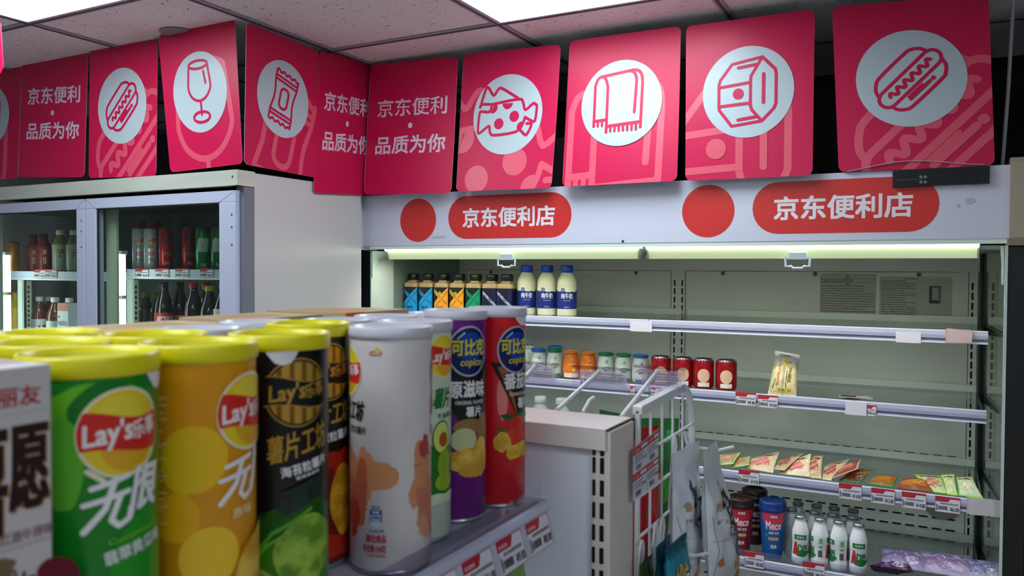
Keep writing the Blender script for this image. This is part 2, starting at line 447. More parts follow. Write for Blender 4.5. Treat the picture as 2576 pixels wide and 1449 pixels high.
for px in (1236, 1601, 1819, 2051, 2312):
    x, z = Bk(px, 683); A.circ(x, zs-.008, .007, M((84, 86, 80), .35)); A.circ(x, zs-.008, .003, M((40, 40, 40), .35), n=6)
x, z = Bk(2370, 1262); A.half(x, z, .055, PI, 2*PI, M((150, 146, 134), .6))
mb = MB().box((-1.75, BY, .42), (.115, BY+.02, 1.61), inw); A.apply(mb, lambda u, v, z: (u, BY-z, v))
mb.build('back_panel', ch, world=True)
# slotted uprights
def upright(xa, xb, cols, z1=None):
    A = Art(1e-5, 1e-4); z1 = z1 or vz(1700, 680); z = z1-.045
    while z > .5:
        for c in cols: A.rr(c-.0028, z-.011, c+.0028, z+.011, .002, bk)
        z -= .030
    A.rect(xa+.0003, .45, xa+.0022, z1, M((70, 72, 66), .6)); A.rect(xb-.0022, .45, xb-.0003, z1, M((90, 92, 84), .6))
    mb = MB().box((xa, BY-.006, .45), (xb, BY, z1), inw); A.apply(mb, lambda u, v, z: (u, BY-.006-z, v)); mb.build('slotted_upright', ch, world=True)
xa, xb = Bk(1689, 700)[0], Bk(1726, 700)[0]; upright(xa, xb, (xa+.014, xb-.012))
xa, xb = Bk(2436, 700)[0], Bk(2462, 700)[0]; upright(xa, xb, ((xa+xb)/2-.002,))
xa, xb = Bk(1158, 700)[0], Bk(1172, 700)[0]; upright(xa-.004, xb+.008, ((xa+xb)/2+.003,))
# side walls
lit_wall = M((186, 196, 184), .4, name='lit_wall_pale_green')  # tube light on the wall's front part, painted as a paler band
mb = MB().box((-1.752, FY+.02, .42), (-1.745, BY, 1.605), M((120, 134, 124), .25))  # darker colour stands for the less lit rest of the wall
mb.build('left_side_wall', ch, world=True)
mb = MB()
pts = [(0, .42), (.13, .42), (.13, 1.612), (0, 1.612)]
mb.prism(pts, (-1.745, FY+.012, 0), (0,1,0), (0,0,1), (.004, 0, 0), lit_wall)
mb.prism([(.0, 1.612), (0, 1.52), (.012, 1.555), (.04, 1.583), (.075, 1.592), (.13, 1.594), (.13, 1.612)], (-1.741, FY+.012, 0), (0,1,0), (0,0,1), (.006, 0, 0), M((196, 214, 196), .4))  # arch shaped and coloured after the edge between lit and shaded wall
mb.build('rim_and_lit_band', ch, world=True)
mb = MB().prism([(.137, FY+.014), (.1425, FY+.014), (.1425, BY), (.1175, BY)], (0,0,.42), (1,0,0), (0,1,0), (0,0,1.185), MIRROR); mb.box((.109, BY-.006, .42), (.1165, BY, 1.605), M((22, 34, 30), .4)); mb.build('right_side_wall', ch, world=True)
mb = MB().box((.1372, FY+.006, .42), (.1432, FY+.0135, 1.612), M((206, 216, 210), .4)); mb.prism([(0, 1.612), (0, 1.52), (.006, 1.565), (.02, 1.583), (.045, 1.590), (.045, 1.612)], (.131, FY+.016, 0), (0,1,0), (0,0,1), (.005, 0, 0), M((206, 216, 206), .4)); mb.build('rim_and_lit_band', ch, world=True)
mb = MB().box((-1.79, FY+.01, 0), (-1.7525, BY+.05, 1.615), BLACK); mb.build('outer_side', ch, world=True)
mb = MB().box((.1440, FY+.008, 0), (.185, BY+.05, 1.61), BLACK); mb.build('outer_side', ch, world=True)
mb = MB().box((-1.743, 2.10, .0), (.144, BY+.05, .42), M((60, 60, 64), .6)); mb.box((-1.743, 2.10, .42), (.144, 2.14, .50), M((205, 205, 215), .4)); mb.build('base', ch, world=True)
# tubes and their reflector
TM = bpy.data.materials.new('lit_tube_green_white'); TM.use_nodes = True
_b = TM.node_tree.nodes['Principled BSDF']; _b.inputs['Emission Color'].default_value = (.90, 1, .88, 1); _b.inputs['Emission Strength'].default_value = STRIP_E
xm = P(1608, 615)[0]
TM2 = bpy.data.materials.new('lit_inner_tube'); TM2.use_nodes = True
_b = TM2.node_tree.nodes['Principled BSDF']; _b.inputs['Emission Color'].default_value = (1, 1, .95, 1); _b.inputs['Emission Strength'].default_value = STRIP_E*4.0
COV = M((188, 202, 160), .5, emit=.5, name='glowing_lamp_cover')
for a, b in ((-1.69, xm-.012), (xm+.012, .085)):
    mb = MB(); n_ = 24
    mb.tube([(a, 2.248, 1.619), (b, 2.248, 1.619)], .0085, TM, n=16)
    o = mb.build('light_tube', ch, world=True)
    mb = MB(); mb.prism([(0, 1.6125), (.012, 1.583), (.0145, 1.583), (.0025, 1.6125)], (a, 2.252, 0), (0,1,0), (0,0,1), (b-a, 0, 0), COV)
    mb.build('lamp_cover', ch, world=True)
    mb = MB(); mb.prism([(0, 1.613), (.046, 1.613), (.046, 1.586), (.049, 1.586), (.049, 1.628), (.028, 1.628), (.028, 1.616), (0, 1.616)], (a, 2.252, 0), (0,1,0), (0,0,1), (b-a, 0, 0), M((224, 226, 216), .5))
    for xx in (a, b-.004): mb.box((xx, 2.254, 1.584), (xx+.004, 2.30, 1.6128), M((120, 124, 118), .5))
    mb.tube([(a+.006, 2.281, 1.601), (b-.006, 2.281, 1.601)], .0075, TM2, n=14)
    mb.build('light_reflector', ch, world=True)
mb = MB().box((-1.74, FY+.002, 1.617), (.14, FY+.018, fz0), M((226, 240, 226), .4)); mb.build('header_lip', ch, world=True)
# pull handles of the rolled night cover
for px, w in ((1270, .045), (2005, .045)):
    x = at(px, 640, y=2.235).x; hm = M((212, 224, 236), .35)
    mb = MB().box((x-.024, 2.243, 1.580), (x+.024, 2.249, 1.600), hm); h = mb.build('blind_handle', ch, world=True, bevel=.002)
    mb = MB(); mb.tube([(x-.031, 2.246, 1.588), (x-.031, 2.246, 1.562), (x-.016, 2.246, 1.562), (x-.012, 2.246, 1.557), (x+.012, 2.246, 1.557), (x+.016, 2.246, 1.562), (x+.031, 2.246, 1.562), (x+.031, 2.246, 1.588)], .0032, hm, n=8); mb.build('ring', h, world=True)
# controls and lifted film at the header's right end
a, b = P(2246, 455), P(2489, 450); mb = MB(); A = Art(3e-5, 1e-4)
for px in (2317, 2328):
    for py in (446, 459): q = P(px, py); A.circ(q[0], q[1], .0036, M((120, 130, 130), .3), n=16)
q = P(2255, 455); A.rect(q[0], q[1], q[0]+.06, q[1]+.0008, M((110, 110, 115), .4))
for px in (2363, 2437): q = P(px, 452); A.stroke([(q[0], q[1]-.012), (q[0]+.028, q[1]-.012), (q[0]+.028, q[1]+.010), (q[0], q[1]+.010)], .0012, M((34, 36, 42), .3), closed=True)
mb.box((a[0], FY-.012, fz1-.043), (b[0], FY-.0005, fz1-.003), M((9, 10, 14), .3)); A.apply(mb, lambda u, v, z: (u, FY-.012-z, v)); mb.build('control_panel', ch, world=True)
mb = MB(); pts = []
for k in range(25):
    t = k/24; x = -.21+.30*t; pts.append((x, fz1+.003+.018*math.sin(PI*t)**1.5*(1.2-.5*t)))
for (xa, za), (xb, zb_) in zip(pts, pts[1:]):
    mb.add([(xa, FY-.014, za), (xb, FY-.014, zb_), (xb, FY+.01, zb_-.001), (xa, FY+.01, za-.001), (xa, FY-.014, za-.0015), (xb, FY-.014, zb_-.0015), (xb, FY+.01, zb_-.0025), (xa, FY+.01, za-.0025)], [(0,1,2,3), (0,4,5,1), (7,6,5,4), (3,2,6,7)], M((190, 176, 186), .3), True)
mb.build('lifted_film', ch, world=True)

# shelves
RAIL = M((186, 188, 214), .35, name='lavender_price_rail'); RAILW = M((226, 228, 240), .35); RAILD = M((110, 112, 140), .4)
SHELF = [(1.3935, 2.405), (1.186, 2.42), (.9590, 2.385), (.7240, 2.34)]
def shelf(z, y, splits):
    for xa, xb in splits:
        s = MB().box((xa+.001, y+.004, z-.007), (xb-.001 if xb < 0 else .108, BY-.012, z-.0005), SHELFGLASS).build('glass_shelf', ch, world=True)
        mb = MB()
        mb.prism([(.004, z-.031), (-.004, z-.031), (-.004, z-.0265), (.002, z-.0265), (.002, z-.021), (-.004, z-.019), (-.006, z-.010), (-.006, z+.0005), (-.003, z+.003), (.001, z+.003), (.004, z+.0)], (xa, y, 0), (0,1,0), (0,0,1), (xb-xa, 0, 0), RAIL, RAIL)
        mb.box((xa, y-.0045, z-.0315), (xb, y+.004, z-.0285), RAILW); mb.box((xa, y-.0015, z-.0265), (xb, y+.0025, z-.0205), RAILD)
        mb.build('price_rail', s, world=True)
        mb = MB().box((xa+.01, BY-.02, z-.001), (xb-.01, BY-.010, z+.020), M((216, 220, 214), .35)); mb.build('rear_rail', s, world=True)
        for x in (xa+.005, xb-.005):
            mb = MB().prism([(y+.02, z-.008), (BY, z-.008), (BY, z-.035), (y+.10, z-.018)], (x-.001, 0, 0), (0,1,0), (0,0,1), (.002, 0, 0), M((160, 166, 160), .4)); mb.build('bracket', s, world=True)
xj = at(1632, 820, y=2.405).x
for i, (z, y) in enumerate(SHELF):
    shelf(z, y, [(-1.735, xj-.0015), (xj+.0015, .114)])
mb = MB().box((-1.733, 2.3365, .7275), (.112, 2.3385, .7495), PLASTIC); mb.build('clear_lip', ch, world=True)
# the notices on the back panel
def notice(nm, lb, x0, z0, x1, z1, art):
    A = Art(8e-6, 5e-5); art(A)
    mb = MB().box((x0, BY-.0012, z0), (x1, BY-.0002, z1), M((172, 172, 160), .6)); A.apply(mb, lambda u, v, z: (u, BY-.0012-z, v))
    tag(mb.build(nm, world=True, loc=(x0, BY, z0)), lb, 'notice')
ink = M((104, 106, 98), .7)
def micro(A, x0, x1, z, rd, h=.0034):
    x = x0
    while x < x1:
        w = rd.uniform(.004, .012); A.rect(x, z, min(x+w, x1), z+h*rd.uniform(.6, 1), ink); x += w+.0015
n1a, n1b = Bk(2063, 770), Bk(2204, 690)
def art1(A):
    rd = random.Random(1); x0, x1 = n1a[0], n1b[0]; zt = n1b[1]; h = zt-n1a[1]
    for k in (0, .14, .25, 1.5): A.rect(x0, zt-h*k-.001, x1, zt-h*k, ink)
    A.rect(x0, n1a[1]-.05, x0+.001, zt, ink); A.rect(x1-.001, n1a[1]-.05, x1, zt, ink)
    for k in (.07, .30): A.poly([((x0+x1)/2-.006, zt-h*k-.004), ((x0+x1)/2+.006, zt-h*k-.004), ((x0+x1)/2, zt-h*k+.005)], ink)
    for k in (.15, .19, .23): micro(A, x0+.003, x0+.10, zt-h*k-.004, rd, .003)
    z = zt-h*.38
    while z > n1a[1]-.045: micro(A, x0+.004, x1-.004-rd.choice((0, 0, .03)), z, rd); z -= .0082
notice('warning_notice', 'faint grey printed warning notice with two triangles on the chiller back panel', n1a[0], n1a[1]-.055, n1b[0], n1b[1], art1)
n2a, n2b = Bk(2212, 775), Bk(2396, 697)
def art2(A):
    rd = random.Random(2); x0 = n2a[0]; zt = n2b[1]; z = zt-.016
    micro(A, x0+.07, x0+.11, zt-.008, rd)
    while z > n2a[1]-.03: micro(A, x0+.006, x0+.105-rd.choice((0, 0, .03)), z, rd); z -= .0074
    a, b = Bk(2337, 763), Bk(2367, 720)
    g = M((60, 64, 66), .6)
    A.rect(a[0], a[1], b[0], b[1], M((150, 152, 144), .6)); A.rect(a[0], a[1], b[0], a[1]+.01, g); A.rect(a[0], a[1], a[0]+.008, b[1], g); A.rect(b[0]-.006, a[1], b[0], b[1], M((100, 104, 100), .6)); A.rect(a[0], b[1]-.004, b[0], b[1], g)
notice('instruction_notice', 'faint grey instruction sheet with a small cabinet drawing on the chiller back panel', n2a[0], n2a[1]-.04, n2b[0], n2b[1], art2)

# things on top of the chiller, seen between the posters
mb = MB().box((-1.46, 2.36, 1.8012), (-1.22, 2.62, 2.10), M((120, 22, 40), .5)); A = Art(); A.stroke([(-1.318, 1.905), (-1.318, 1.87)], .003, M((190, 120, 130), .5)); A.half(-1.318, 1.90, .012, 0, PI, M((190, 120, 130), .5)); A.rect(-1.335, 1.835, -1.30, 1.862, M((190, 120, 130), .5)); A.apply(mb, lambda u, v, z: (u, 2.36-z, v))
tag(mb.build('carton', world=True, loc=(-1.34, 2.49, 1.80)), 'dark red carton on top of the chiller glimpsed between the first two posters over it', 'carton')
mb = MB().box((-1.16, 2.38, 1.8012), (-.74, 2.7, 1.98), M((46, 40, 44), .7)); tag(mb.build('carton', world=True, loc=(-.95, 2.54, 1.80)), 'dark brown carton on top of the chiller behind the towel poster', 'carton')
mb = MB().box((-.62, 2.38, 1.8012), (-.10, 2.7, 2.0), M((24, 24, 32), .7)); tag(mb.build('carton', world=True, loc=(-.4, 2.54, 1.80)), 'black carton on top of the chiller behind the two rightmost posters', 'carton')

# ------------------------------------------------------------------ posters
PINK = M((204, 22, 78), .36, spec=.3, name='magenta_poster_print'); GH = (226, 84, 108); IW = (186, 200, 208)
PINK_R = M((196, 30, 62), .33)
def ic_hotdog(A, w, c):
    d = (.7071, .7071); n = (-.7071, .7071)
    def q(s, t): return (d[0]*s+n[0]*t, d[1]*s+n[1]*t)
    def cap(s0, s1, r, k=9): return [q(s1+r*math.sin(PI*i/k), r*math.cos(PI*i/k)) for i in range(k+1)]+[q(s0-r*math.sin(PI*i/k), -r*math.cos(PI*i/k)) for i in range(k+1)]
    A.stroke(cap(-.58, .56, .17), w, c, True)
    A.stroke(smooth_prof([q(.60, .18), q(.56, .30), q(.44, .40), q(.30, .43), q(-.34, .43), q(-.50, .38), q(-.62, .27), q(-.66, .14)], 4), w, c)
    A.stroke(smooth_prof([q(.66, -.14), q(.62, -.28), q(.50, -.39), q(.36, -.43), q(-.36, -.43), q(-.52, -.38), q(-.62, -.27), q(-.64, -.17)], 4), w, c)
    pts = []
    for i in range(57): s = -.52+1.04*i/56; pts.append(q(s, .055*math.sin(i/56*2*PI*5.5)))
    A.stroke(pts, w, c)
    A.stroke([q(-.30, -.30), q(.20, -.30)], w, c); A.stroke([q(.28, -.30), q(.281, -.30)], w*1.3, c); A.stroke([q(-.30, -.24), q(.06, -.24)], w*.6, c)
def ic_glass(A, w, c):
    A.stroke(circ_pts(0, .68, .34, .10, 24), w, c, True)
    A.stroke(smooth_prof([(-.34, .68), (-.40, .25), (-.40, .08), (-.30, -.10), (-.12, -.20), (.06, -.21), (.26, -.12), (.40, .06), (.41, .20), (.34, .66)], 4), w, c)
    A.stroke([(.18, .50), (.24, .20)], w, c); A.stroke([(.02, -.22), (.03, -.56)], w, c)
    A.stroke(circ_pts(.03, -.62, .30, .13, 24), w, c, True)
def ic_wrap(A, w, c):
    a = -.24
    def q(x, y): return (x*math.cos(a)-y*math.sin(a), x*math.sin(a)+y*math.cos(a))
    pts = [q(-.42+.84*i/24, .66+.03*math.sin(i/24*2*PI*4)) for i in range(25)]+[q(.42, .40), q(.36, .1), q(.36, -.1), q(.42, -.40)]+[q(.42-.84*i/24, -.66+.03*math.sin(i/24*2*PI*4)) for i in range(25)]+[q(-.42, -.40), q(-.36, -.1), q(-.36, .1), q(-.42, .40)]
    A.stroke(pts, w, c, True)
    for y in (.52, .42, -.42, -.52): A.stroke([q(-.40, y), q(.40, y)], w*.9, c)
    A.stroke([q(*p) for p in rrect(-.15, -.27, .15, .27, .13, 5)], w, c, True)
def ic_towel(A, w, c):
    A.stroke([(-.66, -.50), (-.66, .40)]+smooth_prof([(-.66, .45), (-.60, .60), (-.50, .66), (-.40, .60), (-.34, .42)], 4)+[(-.34, -.66)], w, c)
    A.stroke([(-.50, .66)]+smooth_prof([(.28, .74), (.42, .71), (.50, .60), (.52, .42)], 4)+[(.50, -.60)], w, c); A.stroke(smooth_prof([(.20, .73), (.31, .68), (.37, .54), (.37, .38)], 4)+[(.34, -.24)], w, c)
    A.stroke([(-.66, -.38), (-.34, -.36)], w, c); A.stroke([(-.34, -.52), (.50, -.47)], w, c)
    for i in range(1, 3): A.stroke([(-.66+.105*i, -.38), (-.66+.105*i, -.50)], w*.8, c)
    for i in range(1, 8): A.stroke([(-.34+.105*i, -.51), (-.34+.105*i, -.64)], w*.8, c)
def ic_carton(A, w, c):
    A.stroke([(-.34, .63), (.32, .73), (.08, .34), (.07, .25), (.07, -.30), (.10, -.40), (.32, -.66), (-.34, -.73), (-.62, -.36), (-.63, -.28), (-.63, .20), (-.60, .30)], w, c, True)
    A.stroke([(.32, .73), (.60, .44), (.62, .34), (.62, -.30), (.58, -.40), (.32, -.66)], w, c)
    A.stroke([(-.63, .14), (.07, .20)], w, c); A.stroke([(-.63, -.28), (.07, -.25)], w, c)
    A.stroke([(-.20, .54), (.18, .58)], w, c); A.stroke([(-.20, -.60), (.18, -.56)], w, c); A.stroke([(.35, .36), (.35, -.26)], w, c)
    A.circ(-.20, -.03, .12, c, n=20)
def ic_candy(A, w, c):
    for x, y, r in ((-.23, -.22, .14), (.21, -.06, .14)): A.circ(x, y, r, c, n=20)
    A.half(-.0, .28, .15, PI, 2*PI, c); A.half(-.44, .20, .15, -PI*.6, PI*.35, c); A.half(.44, -.34, .14, PI*.35, PI*1.2, c)
    A.stroke(smooth_prof([(-.46, .28), (.30, .36), (.44, .28), (.52, .08), (.72, .22), (.80, .20), (.84, .14), (.82, -.16), (.76, -.22), (.52, -.10)], 3), w, c)
    A.stroke(smooth_prof([(-.46, .28), (-.52, .10), (-.76, .12), (-.82, .05), (-.84, -.36), (-.78, -.42), (-.52, -.26), (-.48, -.40), (-.36, -.50), (.28, -.45), (.46, -.28), (.52, -.10)], 3), w, c)
    A.stroke(smooth_prof([(-.46, .28), (-.76, .30), (-.80, .24), (-.66, .68), (-.58, .70), (-.42, .50), (-.30, .64), (-.18, .66), (.30, .38)], 3), w, c)
    A.stroke(smooth_prof([(.42, -.42), (.56, -.54), (.64, -.48), (.72, -.28), (.58, -.26)], 3), w, c)
ICON = dict(hotdog=(ic_hotdog, 2.15, .13, -.32), glass=(ic_glass, 2.45, .03, -.40), wrap=(ic_wrap, 2.2, .02, -.42), towel=(ic_towel, 1.9, .0, -.34), carton=(ic_carton, 1.92, -.11, -.41), candy=(ic_candy, 2.5, -.08, -.37))
W_, H_ = .345, .43
def poster(kind, lb, C, x=None, y=None, off=0., bow=0., yb=None):
    TL, TR, BR, BL = [at(px, py, x=x, y=(yb if (yb and k > 1) else y)) for k, (px, py) in enumerate(C)]
    n = (BR-BL).cross(TL-BL).normalized()
    c = (TL+TR+BR+BL)/4
    fn0 = quad(BL, BR, TR, TL, 1., 1.25, off)
    def fn(u, v, z):
        p = fn0(u, v, z); return p+n*(bow*math.sin(PI*v/1.25)*1.0)-c
    A = Art(6e-5, 1e-4); A.R = .33
    A.clip = rrect(0, 0, 1, 1.25, .05, 5)
    A.poly(rrect(0, 0, 1, 1.25, .05, 5), PINK)
    if kind == 'text':
        col = M((222, 206, 222), .35)
        A.text('京东便利', .11, .74, .90, .905, col, bold=.03); A.circ(.50, .645, .026, col, n=20); A.text('品质为你', .11, .385, .90, .55, col, bold=.03)
    else:
        f, sc, dx, dy = ICON[kind]; r = .357; cx, cy = .5, .672
        A.T = (r*sc, r*sc, 0, cx+dx, cy+dy); f(A, .17/sc*1.9/1.9*1.0 if False else .058/(r*sc), M(GH, .33)); A.T = None
        A.circ(cx, cy, r, M(IW, .33), n=64)
        A.T = (r, r, 0, cx, cy); f(A, .0255/r, PINK); A.T = None
    mb = MB()
    poly = rrect(0, 0, 1, 1.25, .05, 5); N = 10
    b = [fn(u, v, -.0008) for u, v in poly]; f_ = [fn(u, v, .0001) for u, v in poly]; k = len(poly)
    mb.add(b+f_, [(i, (i+1) % k, (i+1) % k+k, i+k) for i in range(k)], M((232, 206, 220), .5))
    B = Art(); B.poly(poly, M((200, 190, 195), .6)); B.base = -.0009; B.l = 0
    B.apply(mb, fn, None, .125 if bow else None)
    A.apply(mb, fn, None, .125 if bow else None)
    return tag(mb.build('poster', loc=c), lb, 'poster', None)
poster('text', 'red poster of white Chinese characters, leftmost of the text posters, over the left fridge door', [(57,138),(222,123),(212,446),(47,446)], y=1.69, off=0)
poster('hotdog', 'smaller red poster with a hot dog in a white circle above the fridge doors', [(226,122),(397,100),(393,443),(223,448)], y=1.68)
poster('glass', 'red poster with a wine glass in a white circle, tilted at the fridge corner', [(399,90),(592,45),(612,412),(430,434)], y=1.66, off=.002)
poster('carton', 'red poster cut by the left edge of the photo, with part of a white circle', [(-118,165),(55,146),(45,450),(-128,452)], y=1.695, off=0)
poster('wrap', 'red poster with a snack wrapper in a white circle along the fridge side', [(620,55),(803,130),(793,447),(614,413)], x=-1.728)
poster('text', 'red poster of white Chinese characters on the fridge side, half tucked behind the corner', [(805,127),(946,164),(940,492),(788,485)], x=-1.738)
poster('text', 'red poster of white Chinese characters at the corner over the chiller, beside the candy poster', [(932,163),(1152,142),(1135,486),(914,490)], y=2.20, yb=2.170, bow=-.004)
poster('candy', 'red poster with wrapped candies in a white circle over the chiller', [(1166,137),(1411,111),(1387,473),(1147,482)], y=2.20, yb=2.172, bow=-.004)
poster('towel', 'brightest red poster with a fringed towel in a white circle over the chiller', [(1433,103),(1713,65),(1703,455),(1414,470)], y=2.20, yb=2.172, bow=-.004)
poster('carton', 'red poster with a milk carton in a white circle over the chiller', [(1726,66),(2050,23),(2044,441),(1724,455)], y=2.20, yb=2.185)
poster('hotdog', 'largest red poster with a hot dog in a white circle, rightmost over the chiller', [(2093,17),(2487,-15),(2503,416),(2110,434)], y=2.21, yb=2.212)
# hanging red sign cut by the left edge
c = [at(-40, 55, y=1.2), at(2, 58, y=1.2), at(9, 184, y=1.2), at(-40, 196, y=1.2)]
mb = MB(); fn = quad(c[3], c[2], c[1], c[0]); A = Art(); A.poly([(0,0),(.85,.02),(1,.12),(.97,1),(0,1)], M((236, 20, 80), .3)); A.apply(mb, fn)
mb.add([fn(0,0,0), fn(.85,.02,0), fn(1,.12,0), fn(.97,1,0), fn(0,1,0), fn(0,0,-.002), fn(.85,.02,-.002), fn(1,.12,-.002), fn(.97,1,-.002), fn(0,1,-.002)], [(9,8,7,6,5), (0,5,6,1), (1,6,7,2), (2,7,8,3), (3,8,9,4)], M((236, 20, 80), .3))
mb.tube([c[0]*.5+c[1]*.5, (c[0]*.5+c[1]*.5)+Vector((0, 0, CEIL-c[0].z-.002))], .0006, WIREW, n=5)
tag(mb.build('hanging_sign', world=True, loc=c[0]), 'bright pink-red hanging sign, only its edge showing at the far left', 'sign')

# ------------------------------------------------------------------ upright fridge at the left
DY = 1.645; RX = -1.7465
fr = thing('upright_fridge', 'tall glass-door drinks fridge with grey door frames and steel top strip', 'fridge', (-2.5, 1.9, 0))
FL = -3.3
ct = at(573, 428, y=1.635).z; cb = at(573, 467, y=1.635).z
mb = MB().box((FL, 1.635, cb), (RX+.001, 1.66, ct), STEEL); mb.box((RX-.03, 1.634, cb), (RX+.002, 1.70, ct), STEEL)
s = at(582, 444, y=1.63); A = Art(); A.circ(s.x, s.z, .0035, M((120, 120, 116), .3, .8)); A.apply(mb, lambda u, v, z: (u, 1.634-z, v)); mb.build('canopy_strip', fr, world=True)
mb = MB().box((FL, 1.66, ct-.012), (RX-.004, 2.185, ct-.002), M((60, 62, 66), .6)); mb.build('roof', fr, world=True)
pw = M((206, 202, 202), .28, name='fridge_side_white')
mb = MB().box((RX-.03, 1.70, .10), (RX, 2.185, ct-.004), pw); mb.box((RX-.03, 1.662, .1), (RX-.002, 1.70, cb), M((120, 122, 134), .4)); mb.build('side_panel', fr, world=True)
mb = MB().box((FL, 2.15, .1), (RX-.03, 2.18, ct-.012), M((70, 84, 84), .5)); mb.box((FL, 1.72, 1.765), (RX-.031, 2.15, 1.78), M((48, 56, 60), .5)); mb.build('interior_back', fr, world=True)
mb = MB().box((FL, 1.66, 0), (RX-.004, 2.18, .1), BLACK); mb.build('plinth', fr, world=True)
# doors
zt = at(591, 478, y=DY).z
def door(px0, px1, g0, g1, gz, x0=None):
    x0 = at(px0, 600, y=DY).x if x0 is None else x0; x1 = at(px1, 600, y=DY).x
    a = at(g0, 600, y=DY).x if g0 is not None else x0+.045; b = at(g1, 600, y=DY).x
    zg = gz; z0 = .14
    t = .012
    mb = MB().box((x0, DY, zg), (x1, DY+.028, zt), ALU); mb.box((x0, DY, z0), (x1, DY+.028, z0+.05), ALU)
    mb.box((x0, DY, z0+.05), (a, DY+.028, zg), ALU); mb.box((b, DY, z0+.05), (x1, DY+.028, zg), ALU)
    A = Art(); ln = M((90, 92, 112), .5)
    A.stroke([(b, zg), (x1-.002, zt-.002)], .0012, ln); A.stroke([(a, zg), (x0+.002, zt-.002)], .0012, ln)
    for dz in (.05, .085, .135): A.circ(x1-.014, zt-.02-dz, .0035, M((140, 142, 160), .3, .6)); A.circ(x1-.014, zt-.02-dz, .0014, M((50, 50, 60), .3))
    A.apply(mb, lambda u, v, z: (u, DY-z, v))
    d = mb.build('door', fr, world=True, bevel=.002)
    mb = MB().box((a, DY+.012, z0+.05), (b, DY+.014, zg), GLASS); mb.build('glass_pane', d, world=True)
    mb = MB(); g = M((40, 44, 50), .5)
    mb.box((a, DY+.004, zg-.004), (b, DY+.010, zg), g); mb.box((a, DY+.004, z0+.05), (a+.004, DY+.010, zg), g); mb.box((b-.003, DY+.004, z0+.05), (b, DY+.010, zg), g); mb.build('seal', d, world=True)
    return a, b
zg2 = at(400, 517, y=DY).z
a2, b2 = door(215, 592, 241, 551, zg2)
a1, b1 = door(0, 212, None, 192, zg2, x0=at(215, 600, y=DY).x-.565)
xd0 = at(215, 600, y=DY).x-.565
door(0, 0, None, None, zg2, x0=xd0-.565) if False else None
mb = MB().box((xd0-.3, DY, .14), (xd0-.003, DY+.028, zt), ALU); mb.build('door', fr, world=True)
# inner pillars with tubes
FT = bpy.data.materials.new('lit_tube_cool'); FT.use_nodes = True
_b = FT.node_tree.nodes['Principled BSDF']; _b.inputs['Emission Color'].default_value = (.88, 1, .94, 1); _b.inputs['Emission Strength'].default_value = FRIDGE_E
fl = M((196, 200, 176), .45, name='fridge_liner')
for i, (pa, pb, ta, tb) in enumerate(((268, 294, 300, 312), (-22, 2, 6, 20))):
    xa, xb = at(pa, 700, y=1.70).x, at(pb, 700, y=1.70).x
    mb = MB().box((xa, 1.70, .12), (xb, 1.708, 1.765), fl); mb.build('inner_pillar', fr, world=True)
    xt = at((ta+tb)/2, 700, y=1.745).x; r = (at(tb, 700, y=1.745).x-at(ta, 700, y=1.745).x)/2
    ztp = at(306, 640, y=1.745).z
    mb = MB().tube([(xt, 1.745, ztp), (xt, 1.745, 1.05)], r, FT, n=14); o = mb.build('light_tube', fr, world=True)
    mb = MB().box((xt-r-.003, 1.735, ztp), (xt+r+.003, 1.757, ztp+.012), M((190, 195, 185), .5)); zc = at(306, 752, y=1.745).z
    mb.lathe([(r+.001, zc), (r+.001, zc+.012)], M((200, 205, 200), .5), 16, c=(xt, 1.745, 0)); mb.build('tube_socket', o, world=True)
# shelves in the fridge
SY = 1.84
for i, (pa, pb, zpix) in enumerate(((322, 640, (420, 700)), (24, 262, (120, 703)))):
    xa = at(pa, 700, y=SY).x; xb = min(at(pb, 700, y=SY).x, RX-.035) if i == 0 else at(268, 700, y=1.76).x-.002
    z0 = at(*zpix, y=SY).z; z1 = z0+.032
    if i == 0: ZF = z0+.014
    mb = MB().box((xa, SY, ZF-.006), (xb, 2.14, ZF), M((170, 182, 176), .4)); s = mb.build('shelf', fr, world=True)
    mb = MB().box((xa, SY-.004, z0), (xb, SY, z1-.002), M((190, 200, 222), .35)); mb.box((xa, SY-.006, z0-.003), (xb, SY+.001, z0+.003), M((222, 226, 226), .35)); mb.build('price_rail', s, world=True)
    # slotted standards behind
    xs = at(342 if i == 0 else 72, 750, y=1.95).x
    A = Art(); z = z0-.03
    while z > 1.0: A.rect(xs-.006, z-.012, xs+.006, z, bk); z -= .019
    mb = MB().box((xs-.014, 1.95, 1.0), (xs+.014, 1.955, z0-.01), fl); A.apply(mb, lambda u, v, z: (u, 1.95-z, v)); mb.build('slotted_standard', fr, world=True)
    mb = MB().box((at(318 if i == 0 else 44, 700, y=1.83).x, 1.83, 1.0), (at(334 if i == 0 else 56, 700, y=1.83).x-.004, 1.838, z0-.004), M((200, 214, 206), .4)); mb.build('inner_trim', fr, world=True)
ZL = ZF-.295     # lower shelf
mb = MB().box((FL+.3, SY, ZL-.006), (RX-.035, 2.14, ZL), M((170, 182, 176), .4)); mb.build('shelf', fr, world=True)

